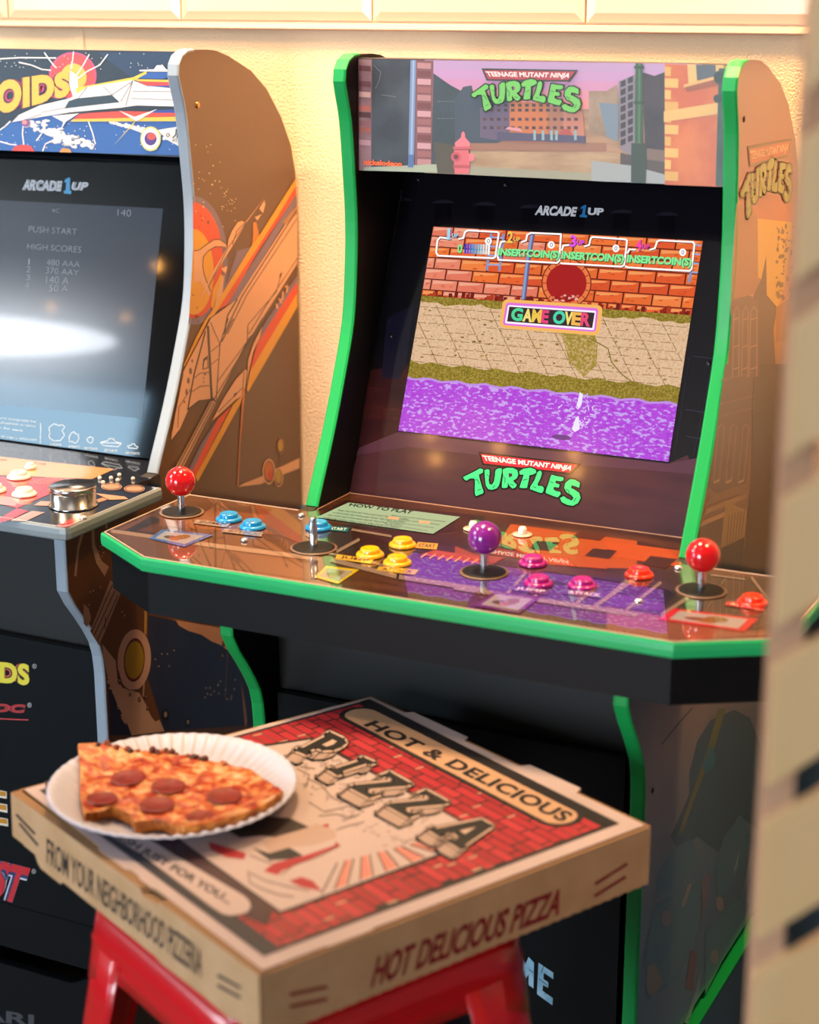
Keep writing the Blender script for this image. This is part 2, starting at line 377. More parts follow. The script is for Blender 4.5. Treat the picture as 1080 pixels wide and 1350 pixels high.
for y in (60, 160, 210): mb.stroke(pl, C9([(160,y+10),(300,y-25)]), 1.2, sa('#7f6050'), 3)
logo(mb, pl, C5([(325,412),(500,378),(485,635),(322,705)]), .16, sa('#87912e'), sa('#5e4a22'), sa('#a84c36'), sa('#e0ad86'), 5)
# lower side: faint blue-grey swirls of the printed scene
C4 = lambda p: cr(780, 880, 2.873, p)
mb.poly(pl, C4([(370,400),(400,280),(450,200),(540,160),(600,190),(650,320),(640,620),(560,560),(480,700),(400,640),(330,700),(300,640),(370,480)]), sa('#56666f'), 1)
mb.poly(pl, C4([(480,155),(508,155),(470,290),(400,470),(345,620),(325,640),(440,300)]), sa('#7a7a52'), 2)
mb.poly(pl, C4([(450,295),(470,330),(460,380),(430,400),(418,370)]), sa('#4f7a86'), 3)
for pts in ([(300,690),(380,650),(400,720),(330,840),(240,880),(250,790)],[(500,640),(570,560),(600,640),(560,780),(480,900),(470,760)],[(240,900),(420,800),(400,1000),(330,1180),(210,1260),(195,1100)],[(430,1000),(560,860),(600,900),(500,1100),(430,1240)]):
    mb.poly(pl, C4(pts), sa('#607c88'), 2)
for pts, c in (([(340,905),(365,820),(380,820),(350,905)],'#8b8a84'),([(535,785),(560,680),(550,760)],'#8fa0a8'),([(570,865),(600,690),(612,700),(590,820)],'#8a9aa3'),
               ([(415,800),(450,770),(440,880),(418,955)],'#7b7478'),([(355,1215),(375,1070),(400,1080),(385,1225)],'#77615c'),([(350,1345),(400,1200),(412,1140),(405,1230),(365,1350)],'#8593a0'),
               ([(205,1180),(215,1130),(240,1120),(270,1195),(235,1245),(212,1230)],'#8a8378')):
    mb.poly(pl, C4(pts), sa(c), 3)
for e in ((283,950,18,30),(485,895,15,28),(465,1095,15,28)): mb.poly(pl, C4(ell(*e)), sa('#8a8786'), 3)
mb.stroke(pl, C4([(265,290),(330,210),(380,155)]), 1.6, sa('#4c403e'), 2)
sp = mb.build('side_panel', R0)
for px, z in (((981,157),0), ((1043.5,333),0), ((860.5,1042),0)):
    b = MB(); c = pl.P(*px); b.lathe(c, [(.0035, -.0005), (.0035, .0006), (.002, .0012), (1e-5, .0012)], M('#2a1a12', .3, metal=.7), 14, (1, 0, 0)); b.build('screw', sp)
trim_strip(R0, W-T, W, 0, GREEN).build('edge_trim', sp)
mb = side_panel(R0, 0, T, 0, M('#6a4a3c', .3, coat=.5), BLACK, GREEN, art='left')
sp2 = mb.build('side_panel', R0); trim_strip(R0, 0, T, 0, GREEN).build('edge_trim', sp2)
# top and back boards, box behind the marquee
mb = MB(); mb.box(T, W-T, .106, .150, 1.355, 1.3695, DARKWOOD); mb.build('top_board', R0)
def back_board(root, xa, xb, dy):
    mb = MB(); o = [(y-.005, max(.2525, z-.004)) for y, z in BACKC[:-1]]+[(.152, 1.3680)]; i_ = [(y-.008, max(.2525, z-.008)) for y, z in o[::-1]]
    mb.slab([(xa, y+dy, z) for y, z in o+i_], (xb-xa, 0, 0), BLACK); mb.build('back_board', root)
back_board(R0, T, W-T, 0)

# ---- marquee
YM = .093
pm = PY(YM)
mb = MB(); mb.box(T, W-T, YM, YM+.012, 1.2415, 1.3705, M('#3a2a2a', .4))
mk = lambda h, **k: M(h, .42, coat=.12, crough=.2, **k)
CA = lambda p: cr(470, 60, 7.1, p); CB = lambda p: cr(600, 70, 5.4, p); CD = lambda p: cr(780, 80, 6, p)
xr = 967
def q4(x0, x1, ya=78.2, yb=224.6, sl=.0148, sb=.0415):
    return [(x0, ya+(x0-472.6)*sl), (x1, ya+(x1-472.6)*sl), (x1, yb+(x1-472.6)*sb), (x0, yb+(x0-472.6)*sb)]
skyc = ['#a98cb4', '#b088b4', '#b884a8', '#c48496', '#cf8484']
for i in range(5):   # printed dusk sky in bands
    a, b = i/5, (i+1)/5
    mb.poly(pm, [(560, 79+a*62), (925, 84.5+a*62), (925, 84.5+b*62+.4), (560, 79+b*62+.4)], mk(skyc[i]), 1)
mb.poly(pm, [(560,141),(925,146),(925,243),(560,228)], mk('#8a6a56', h2='#a58468', vscale=18, stretch=(1,1,6)), 1)
mb.poly(pm, q4(472.6, 491), mk('#8d6a72', h2='#6a4450', vscale=30), 1)
for y, c in ((185,'#5b2a30'),(330,'#5e3038'),(430,'#c09898'),(560,'#b06058'),(620,'#50282c'),(700,'#8a5864'),(760,'#a05a50'),(880,'#b88a98')):
    mb.poly(pm, CA([(25,y),(135,y+8),(135,y+58),(25,y+50)]), mk(c), 2)
mb.poly(pm, CA([(145,130),(505,135),(490,1180),(140,1160)]), mk('#3e444c', h2='#2e3038', vscale=25), 2)
mb.stroke(pm, CA([(160,180),(230,250),(215,330),(180,400)]), .6, mk('#6b7480'), 3); mb.stroke(pm, CA([(240,462),(370,480)]), .6, mk('#7a7a70'), 3)
mb.poly(pm, CA([(508,137),(560,137),(540,1150),(485,1150)]), mk('#6f86ae'), 3)
mb.poly(pm, CA([(530,137),(545,137),(520,1150),(505,1150)]), mk('#93a8c8'), 4)
mb.poly(pm, CA([(560,137),(722,142),(700,1110),(545,1150)]), mk('#7a4c50'), 2)
for i, y in enumerate(range(160, 1080, 75)): mb.poly(pm, CA([(572,y),(700,y+6),(698,y+60),(570,y+54)]), mk(['#a87a7c','#6b3a3c','#b98e96','#8e5a5c'][i % 4]), 3)
mb.poly(pm, CA([(490,1020),(540,1022),(535,1140),(484,1140)]), mk('#4c6698'), 5)
mb.poly(pm, CA([(75,1140),(750,1110),(760,1190),(70,1170)]), mk('#97a28e'), 4)
mb.poly(pm, CA([(722,260),(880,370),(1066,470),(1066,1200),(700,1190)]), mk('#3a4450', h2='#2f3a3e', vscale=20), 2)
mb.poly(pm, CA([(722,900),(1066,960),(1066,1205),(755,1195)]), mk('#4a4438'), 3)
for k in range(14): mb.stroke(pm, CA([(760+20*(k % 7)*2, 520+160*(k//7)), (790+20*(k % 7)*2, 526+160*(k//7))]), .8, mk('#5a6a74'), 3)
# far street
mb.poly(pm, CB([(0,330),(60,240),(120,230),(130,280),(400,330),(400,600),(300,640),(0,640)]), mk('#3c4654'), 3)
mb.poly(pm, CB([(180,390),(390,350),(390,600),(300,620),(180,600)]), mk('#5d5068'), 4)
mb.poly(pm, CB([(390,345),(660,355),(660,640),(390,630)]), mk('#b5693f'), 4)
mb.poly(pm, CB([(660,370),(770,380),(770,640),(660,640)]), mk('#9a6650'), 4)
mb.poly(pm, CB([(770,400),(910,410),(930,640),(770,640)]), mk('#b07260'), 4)
for r, y in enumerate((360,395,460,520)):
    for k in range(14):
        x = 200+k*50
        if x > 880: break
        mb.poly(pm, CB([(x,y),(x+26,y+1),(x+26,y+22),(x,y+21)]), mk(['#4a3238','#39303e','#5a3a34'][(k+r) % 3]), 5)
mb.poly(pm, CB([(300,560),(930,590),(930,640),(300,622)]), mk('#4b4660'), 5)
mb.poly(pm, CB([(360,540),(380,525),(470,535),(480,560)]), mk('#c48a92'), 6); mb.poly(pm, CB([(735,580),(770,540),(820,545),(840,585)]), mk('#a04a44'), 6)
for x in (560,620,680,715,850): mb.poly(pm, CB([(x,550),(x+18,551),(x+18,620),(x,619)]), mk('#7fa0a8'), 6)
mb.poly(pm, CB([(0,640),(300,620),(1080,640),(1080,700),(0,690)]), mk('#8e6654'), 3)
mb.poly(pm, CB([(0,700),(1080,705),(1750,760),(1750,920),(1080,915),(0,850)]), mk('#94785e', h2='#a88e70', vscale=22, stretch=(1,1,5)), 3)
mb.poly(pm, CB([(0,800),(1080,860),(1080,912),(0,862)]), mk('#8f8e7c'), 4)
# hydrant
for pts, c in (([(60,555),(72,570),(75,600),(110,640),(105,665),(5,665),(0,640),(45,600),(48,570)],'#d4717c'),([(-10,665),(118,665),(118,685),(-10,685)],'#b85560'),([(-5,690),(100,690),(108,800),(100,860),(0,860),(-5,800)],'#c4606a'),
               ([(100,715),(140,720),(140,765),(100,770)],'#d2727c'),([(-10,795),(112,797),(112,820),(-10,818)],'#a54a52')): mb.poly(pm, CB(pts), mk(c), 7)
mb.poly(pm, CB(ell(10,738,36,36)), mk('#b5505a'), 8); mb.poly(pm, CB(ell(10,738,18,18)), mk('#6a2c34'), 9)
# right-hand buildings and lamp post
mb.poly(pm, CD([(-20,240),(120,240),(200,190),(220,330),(215,620),(-20,560)]), mk('#9a8676', h2='#84705e', vscale=40), 4)
mb.poly(pm, CD([(60,330),(215,345),(215,640),(120,600)]), mk('#6b7c8c'), 5)
mb.poly(pm, CD([(215,165),(345,110),(345,760),(230,700)]), mk('#7c7480'), 6)
for r in range(8):
    for c in range(2):
        x = 232+c*58; y = 165-c*28+r*66
        mb.poly(pm, CD([(x,y),(x+40,y-16),(x+40,y+32),(x,y+46)]), mk('#332c34'), 7)
mb.poly(pm, CD([(400,90),(500,120),(582,90),(582,790),(430,760)]), mk('#26242c', h2='#3a3038', vscale=30), 6)
mb.poly(pm, CD([(430,690),(582,710),(582,800),(430,780)]), mk('#6e5a52'), 7); mb.poly(pm, CD([(230,730),(582,800),(582,900),(230,820)]), mk('#4a4040'), 6)
mb.poly(pm, CD([(0,790),(320,830),(582,900),(582,975),(0,950)]), mk('#90979a'), 6)
mb.poly(pm, CD([(350,20),(408,22),(405,650),(345,650)]), mk('#2f5138'), 8)
mb.poly(pm, CD([(375,20),(390,20),(386,650),(370,650)]), mk('#47714d'), 9)
for y in (40,320): mb.poly(pm, CD([(340,y),(418,y+3),(418,y+24),(340,y+22)]), mk('#27442f'), 10)
mb.poly(pm, CD([(318,650),(440,655),(432,970),(315,960)]), mk('#2a3a30'), 9)
mb.poly(pm, CD([(582,25),(1090,40),(1090,1000),(582,980)]), mk('#c96f3a', h2='#b85a34', vscale=25), 8)
for i in range(10):
    y = 45+i*92
    mb.poly(pm, CD([(582,y),(690 if i % 2 else 632,y+6),(688 if i % 2 else 630,y+78),(582,y+74)]), mk('#d8a65c' if i % 3 else '#c89a50'), 9)
mb.poly(pm, CD([(575,400),(1010,330),(1010,420),(575,485)]), mk('#cfa662'), 10)
mb.poly(pm, CD([(760,28),(1050,34),(1050,150),(770,190)]), mk('#c7a866'), 9); mb.poly(pm, CD([(830,30),(985,34),(985,130),(838,158)]), mk('#47505a'), 10)
mb.poly(pm, CD([(730,190),(1010,115),(1012,190),(760,245)]), mk('#8e4c2c'), 10); mb.poly(pm, CD([(730,190),(1010,115),(1010,140),(735,212)]), mk('#d0a060'), 11)
mb.poly(pm, CD([(1010,60),(1090,60),(1090,1000),(985,990)]), mk('#2c4740', h2='#22382f', vscale=30), 12)
mb.poly(pm, CD(ell(1010,130,40,50)), mk('#1d2b26'), 13); mb.poly(pm, CD(ell(1005,300,38,34)), mk('#1f302a'), 13)
mb.text(pm, 'nickelodeon', cr(470,60,7.1,[(75,1062),(430,1085),(430,1132),(75,1115)]), M('#ff6a38', .3), 14, bold=.035)
logo(mb, pm, [(636.4,90.6),(761.7,92.7),(756,148.6),(641,147)], .165, mk('#66b554'), mk('#20302a'), mk('#a03a44'), mk('#f2dede'), 14)
mb.build('marquee', R0)
# cut parts of the print that run past the board edges are hidden behind the side panels
# ---- bezel
NB = np.array([0, -1, .405]); NB /= np.linalg.norm(NB)
yb = lambda z: .191+(z-1.1674)*.405
pb = Plane((0, .191, 1.1674), NB, .0001)
mb = MB(); z0, z1 = .852, 1.245
GB = dict(rough=.10, spec=.5, coat=.25, crough=.03)
bz = M('#100f15', **GB)
mb.slab([(T, yb(z0), z0), (W-T, yb(z0), z0), (W-T, yb(z1), z1), (T, yb(z1), z1)], (0, .006, 0), bz)
BZ = lambda p: cr(480, 240, 2.25, p); BY = lambda p: cr(480, 440, 2.25, p)
gw = lambda h, **k: M(h, **GB, **k)
mb.poly(pb, [(459,654),(463,632),(482,555),(526,570),(882,611),(907,600),(920,640),(906,714),(897,714)], gw('#40252c', h2='#36202a', vscale=9, stretch=(1,1,8)), 1)
mb.poly(pb, [(487,488),(545,480),(540,498),(527,566),(520,572),(472,596)], gw('#38181a', h2='#241218', vscale=12, stretch=(1,1,4)), 2)
mb.poly(pb, [(474,590),(527,569),(700,592),(882,611),(940,600),(934,627),(880,622),(700,608),(540,589),(470,600)], gw('#472c3c'), 2)
for x in (528, 585, 640, 700, 760, 820, 880):   # dim arched windows of the printed street
    y = 257+(x-528)*.055
    mb.poly(pb, ell(x, y+8, 15, 5, 12, 0, math.pi, 2*math.pi+.3), gw('#211d27'), 2); mb.poly(pb, [(x-11,y+8),(x+11,y+9),(x+9,y+38),(x-13,y+36)], gw('#0b0a10'), 3)
mb.poly(pb, [(548,400),(536,480),(526,500),(503,498),(510,420)], gw('#181628'), 3)
for a in (((915,470),(952,474)),((905,540),(935,545)),((905,575),(930,580))): mb.stroke(pb, list(a), 1.2, gw('#2a2a3c'), 3)
for a in (((910,470),(890,600)),((940,474),(915,600)),((922,330),(905,440))): mb.stroke(pb, list(a), 1.0, gw('#1e1e2e'), 3)
mb.stroke(pb, [(530,250),(495,448),(484,500),(459,652)], .8, gw('#4a4450'), 3)
mb.text(pb, 'ARCADE', BZ([(509,69),(634,74),(632,103),(506,98)]), M('#c9c9cf', .3, emit=.0, coat=.2), 4, bold=.05, shear=.2)
mb.poly(pb, BZ([(645,74),(656,68),(660,69),(656,98),(663,99),(662,106),(640,104),(641,97),(647,97),(650,79),(644,80)]), M('#1f6fa8', .3), 5)
mb.text(pb, 'UP', BZ([(666,76),(713,78),(710,99),(663,98)]), M('#c9c9cf', .3, coat=.2), 4, bold=.05)
logo(mb, pb, [(600+x/6, 590+y/6) for x, y in LANCH], .167, gw('#35bb76'), gw('#0a0c0c'), gw('#b01c30'), gw('#f5e6e6'), 4)
bez = mb.build('bezel', R0)
for px in ((516,443),(934.5,479),(551,236.5),(666,243)):
    b = MB(); b.lathe(pb.P(*px), [(.003, 0), (.003, .001), (.0015, .0016), (1e-5, .0016)], M('#38363a', .25, metal=.8), 12, NB); b.build('screw', bez)

# ---- lit game screen
pd = pb; LD = 8
DQ = [(572,299),(927,318),(882,609),(526,568)]
hd = homography([(0,0),(1,0),(1,1),(0,1)], DQ); D = lambda pts: [hd(x, y) for x, y in pts]
def de(h, k=1.0): return M(h, .12, emit=k, spec=.4)
mb = MB()
ES = .95
mb.poly(pd, DQ, de('#5a1c12'), LD)
TOPW = .345
bk = ['#e8632e','#e0582a','#ee7434','#d9522a','#f08040','#e56a30']
bl_ = ['#e88468','#e4785e','#ea8c70']
for r in range(7):
    ya = r*.0528-.004; yb_ = ya+.0475
    for c in range(-1, 11):
        xa = c*.1035+(r % 2)*.052-.02; xb = xa+.098
        xa2, xb2 = max(0, xa), min(1, xb); y2, y3 = max(0, ya), min(TOPW, yb_)
        if xb2-xa2 < .004 or y3-y2 < .004: continue
        light = (xa2 < .35 and random.random() < .9-(xa2*2.2))
        h = random.choice(bl_ if light else bk)
        mb.poly(pd, D([(xa2,y2),(xb2,y2),(xb2,y3),(xa2,y3)]), de(h), LD+1)
        mb.poly(pd, D([(xa2+.004,y2+.004),(max(xa2+.004,xb2-.006),y2+.004),(xb2-.02 if xb2-xa2 > .03 else xb2-.006,y2+.012),(xa2+.004,y2+.02)]), de('#f39a5c' if not light else '#f0a88c'), LD+2)
        for k in range(3):
            x = random.uniform(xa2+.004, xb2-.004); y = random.uniform(y2+.012, y3-.004)
            if x+.012 < xb2: mb.poly(pd, D([(x,y),(x+.012,y),(x+.012,y+.005),(x,y+.005)]), de('#c84a22' if not light else '#d8664a'), LD+2)
for k in range(120):
    x = random.uniform(0, .985); y = TOPW-.01-random.random()**2*.03+.004
    mb.poly(pd, D([(x,y-.004),(x+.014,y-.004),(x+.014,TOPW),(x,TOPW)]), de(random.choice(['#8e2416','#6e1a10','#b03a1c'])), LD+3)
# paving
fm_ = noisy_emit('game_paving', ['#c49a6e','#dab28c','#e2be9a'], 420, pos=(.36,.5))
mb.poly(pd, D([(0,TOPW),(1,TOPW),(1,.68),(0,.68)]), fm_, LD+1)
om = noisy_emit('game_moss', ['#7c6a1e','#927e2a','#a8903c'], 420, pos=(.45,.56))
mb.poly(pd, D([(0,TOPW-.005),(1,TOPW-.005),(1,TOPW+.03)]+[(1-i/30, TOPW+.028+.012*math.sin(i*1.7)*math.cos(i*.7)) for i in range(31)]), om, LD+4)
for k in range(15):
    x = -.25+k*.105
    for seg in range(7):
        t0, t1 = seg/7, (seg+.8)/7
        a = (x+.16*t0, TOPW+.04+.3*t0); b = (x+.16*t1, TOPW+.04+.3*t1)
        if 0 < a[0] < 1 and 0 < b[0] < 1: mb.stroke(pd, D([a, b]), 1.0, de('#8c6c44'), LD+3)
for r in range(8):
    y = TOPW+.05+r*.038
    for k in range(22):
        x = k/22+(r % 2)*.02
        if x < .955 and random.random() < .85: mb.stroke(pd, D([(x,y),(x+.036,y+random.uniform(-.002,.002))]), .9, de('#9a7a50'), LD+3)
for k in range(90):
    x = random.uniform(.01,.97); y = random.uniform(TOPW+.06,.64)
    mb.poly(pd, D(ell(x, y, random.uniform(.003,.009), random.uniform(.002,.005), 5)), de(random.choice(['#8e7430','#a8823e','#7a5c34'])), LD+3)
mb.poly(pd, D([(.52,.41),(.66,.42),(.69,.5),(.70,.6),(.66,.66),(.60,.6),(.565,.5)]), noisy_emit('game_moss_patch', ['#9a8430','#b09448','#cca878'], 340, pos=(.45,.58)), LD+4)
mb.stroke(pd, D([(.66,.48),(.73,.52),(.75,.58),(.79,.63),(.83,.66)]), 1.4, de('#7e6a2c'), LD+4)
mb.poly(pd, D([(0,.655)]+[(i/24, .665+.008*math.sin(i*2.1)) for i in range(25)]+[(1,.745),(0,.745)]), om, LD+5)
wm = noisy_emit('game_water', ['#a83cd0','#b448dc','#c9a4ee'], 150, stretch=(1,1,2.3), pos=(.40,.565), detail=4)
mb.poly(pd, D([(i/30, .738+.006*math.sin(i*1.9)) for i in range(31)]+[(1,1),(0,1)]), wm, LD+6)
mb.poly(pd, D([(i/30, .738+.006*math.sin(i*1.9)) for i in range(31)]+[(1-i/30, .748+.006*math.sin((30-i)*1.9)) for i in range(31)]), de('#c090e4'), LD+7)
# splash
for pts in ([(.655,.73),(.668,.74),(.668,.79),(.66,.81),(.652,.79)],[(.655,.85),(.665,.84),(.675,.9),(.66,.915),(.648,.905)]): mb.poly(pd, D(pts), de('#f0e8ff'), LD+8)
for k in range(46):
    a = random.uniform(0, 6.28); r = random.uniform(.25, 1); x = .655+.062*r*math.cos(a); y = .83+.10*r*math.sin(a)
    mb.stroke(pd, D([(x, y), (x+random.uniform(-.012,.012), y+random.uniform(-.012,.02))]), 1.1, de(random.choice(['#efe4ff','#d8c0f4'])), LD+8)
mb.poly(pd, D(ell(.615,.945,.035,.012)), de('#6c3a86'), LD+8)
# pipe mouth, ladders, pipe
def inv(px): return px
cc = (747.5, 373.5)
mb.poly(pd, ell(*cc, 33, 33, 40, .05), de('#7c2a14'), LD+3); mb.poly(pd, ell(*cc, 31.5, 31.5, 40), de('#ea7a44'), LD+4)
for k in range(18):
    a = 2*math.pi*k/18; mb.stroke(pd, [(cc[0]+26*math.cos(a), cc[1]+25*math.sin(a)), (cc[0]+32*math.cos(a), cc[1]+32*math.sin(a))], 1, de('#8a3018'), LD+5)
mb.poly(pd, ell(*cc, 26.5, 25.5, 40), de('#a81c1c'), LD+6)
for k in range(26): x = cc[0]+random.uniform(-18,18); y = cc[1]+random.uniform(16,24); mb.poly(pd, ell(x, y, 2.2, 1.5, 6), de(random.choice(['#d86a5a','#e8b0a0','#8c1414'])), LD+7)
mb.stroke(pd, [(702.5,311),(696.5,345),(691,394)], 6.2, de('#5a6ea0'), LD+3); mb.stroke(pd, [(701.5,311),(695.5,345),(690,394)], 3, de('#8aa0cc'), LD+4); mb.stroke(pd, [(704.8,311),(699.3,345),(693.5,394)], 1.2, de('#7c4a6a'), LD+4)
for a, b in (((648,308),(642.5,356)),((664.5,309),(659,357))): mb.stroke(pd, [a, b], 3.2, de('#7f94c4'), LD+3)
for k in range(4): mb.stroke(pd, [(647-k*1.3,313+k*12),(664-k*1.3,314+k*12)], 2, de('#94a8d4'), LD+4)
for k in range(4): mb.stroke(pd, [(916-k,323+k*12),(924.5-k*1.6,324+k*12)], 2.2, de('#94a8d4'), LD+4)
mb.stroke(pd, [(911.5,358),(909,372)], 3.2, de('#7f94c4'), LD+3)
# HUD
C2_ = lambda p: cr(560, 290, 6, p); C3_ = lambda p: cr(740, 290, 5.684, p)
wh = de('#fff8f4', 1.1); gn = de('#86f09a'); gd = de('#175034')
for pts in (C2_([(210,150),(125,140),(105,165),(95,260),(110,285),(545,305),(562,295),(590,110),(580,98),(345,85),(322,100),(310,145),(275,152)]),
            C2_([(640,172),(610,175),(600,200)])+C2_([(580,290),(590,318),(1050,342),(1068,325)])+C2_([(1082,115),(845,105),(815,120),(805,165),(770,178)]),
            C3_([(60,190),(20,195),(8,230)]), C3_([(0,325),(10,328),(455,352),(475,340),(497,160),(485,148),(240,130),(225,140),(212,190),(180,200)]),
            C3_([(560,225),(515,222),(500,250)]), C3_([(485,350),(500,358),(965,385),(980,370),(1002,185),(990,168),(740,155),(722,165),(705,215),(670,225)])):
    mb.stroke(pd, [(x+.6, y+1) for x, y in pts], 2.6, de('#7a3a3a'), LD+6); mb.stroke(pd, pts, 2.3, wh, LD+7)
def hud(txt, q, c, b=.03, l=LD+9):
    mb.text(pd, txt, [(x+.7, y+.8) for x, y in q], gd if c is gn else de('#30204a'), l, bold=b+.02); mb.text(pd, txt, q, c, l+1, bold=b)
hud('1', C2_([(185,70),(210,70),(205,160),(180,160)]), de('#a8d4f0')); hud('UP', C2_([(222,108),(272,112),(268,145),(218,142)]), de('#a8d4f0'))
hud('2', C2_([(662,92),(705,95),(700,188),(650,185)]), de('#ffc850')); hud('UP', C2_([(710,135),(762,140),(758,175),(706,172)]), de('#ffc850'))
hud('3', C3_([(75,115),(120,120),(112,208),(68,203)]), de('#e858f0')); hud('UP', C3_([(125,150),(180,158),(172,192),(120,190)]), de('#e858f0'))
hud('4', C3_([(565,145),(610,150),(604,236),(560,230)]), de('#ff4aa8')); hud('UP', C3_([(612,180),(668,185),(662,222),(608,218)]), de('#ff4aa8'))
hud('0', C2_([(268,195),(305,198),(298,268),(262,262)]), gn)
for i, c in enumerate(['#2438c8','#2c50d8','#2f78dc','#3a9ce0','#54b4e0','#7ac8e4','#a4d8e8','#c8e6ee','#e4f2f4','#ffffff']):
    x = 322+i*20.5; mb.poly(pd, C2_([(x,190+i*.7),(x+14,191+i*.7),(x+10,268+i*1.1),(x-4,267+i*1.1)]), de(c), LD+9)
for q in (C2_([(590,225),(1075,248),(1068,325),(578,300)]), C3_([(10,235),(480,262),(470,338),(0,310)]), C3_([(500,262),(985,290),(978,365),(490,338)])): hud('INSERTCOIN(S)', q, gn, .05)
for c in (C2_([(508,170)])[0], C2_([(1005,200)])[0], C3_([(413,215)])[0], C3_([(914,245)])[0]):
    mb.poly(pd, ell(*c, 4.6, 5, 18), wh, LD+8); mb.text(pd, '0', [(c[0]-1.5,c[1]-3),(c[0]+2.2,c[1]-2.8),(c[0]+1.8,c[1]+3),(c[0]-1.9,c[1]+2.8)], de('#404a80'), LD+9)
# GAME OVER plate
G = lambda p: cr(650, 390, 6.75, p)
def rr(q, r):   # rounded quad
    o = []; n = len(q)
    for i in range(n):
        p0, p1, p2 = np.array(q[i-1]), np.array(q[i]), np.array(q[(i+1) % n])
        a = p1+(p0-p1)/np.linalg.norm(p0-p1)*r; b = p1+(p2-p1)/np.linalg.norm(p2-p1)*r
        for t in (0,.25,.5,.75,1): o.append(tuple((1-t)**2*a+2*t*(1-t)*p1+t*t*b))
    return o
mb.poly(pd, G(rr([(95,30),(985,90),(950,360),(62,285)], 55)), de('#f8b860'), LD+12)
mb.poly(pd, G(rr([(125,62),(945,115),(920,325),(92,262)], 30)), de('#e070e0'), LD+13)
mb.poly(pd, G(rr([(140,85),(925,138),(905,310),(112,248)], 15)), de('#fff4ff'), LD+14)
mb.poly(pd, G([(152,100),(912,155),(890,290),(132,232)]), de('#38282c'), LD+15)
gl = [('G',168,275,'#4cd89a'),('A',272,358,'#f4e07a'),('M',352,440,'#f0c850'),('E',436,505,'#e8447c'),('O',540,652,'#48d8b0'),('V',640,718,'#f6e27a'),('E',706,792,'#f4b850'),('R',785,878,'#ea4a78')]
for ch, x0, x1, c in gl:
    ya = 108+(x0-150)*.07; yb2 = 222+(x0-150)*.075
    mb.text(pd, ch, G([(x0+9,ya),(x1+5,ya+5),(x1-9,yb2+9),(x0-5,yb2)]), de(c), LD+16, bold=.045)
mb.build('game_screen', R0)

# ---- control deck
DZ = .850; cx = W/2
deck = bpy.data.objects.new('control_deck', None)
outl = [(cx-.3036,-.2736),(cx+.3036,-.2736),(cx+.398,-.2150),(cx+.398,-.035),(W+.0008,-.035),(W+.0008,-.025),(W-T-.001,-.025),(W-T-.001,.060),(T+.001,.060),(T+.001,-.025),(-.0008,-.025),(-.0008,-.035),(cx-.398,-.035),(cx-.398,-.2150)]
DG = dict(rough=.25, coat=1.0, crough=.008, spec=.5, cior=2.3)
dk = lambda h, **k: M(h, **DG, **k)
mb = MB()
wood = dk('#54321e', h2='#301b11', vscale=7, stretch=(1.2, 9, 1))
mb.tri([[(x, y, DZ) for x, y in outl]], wood)
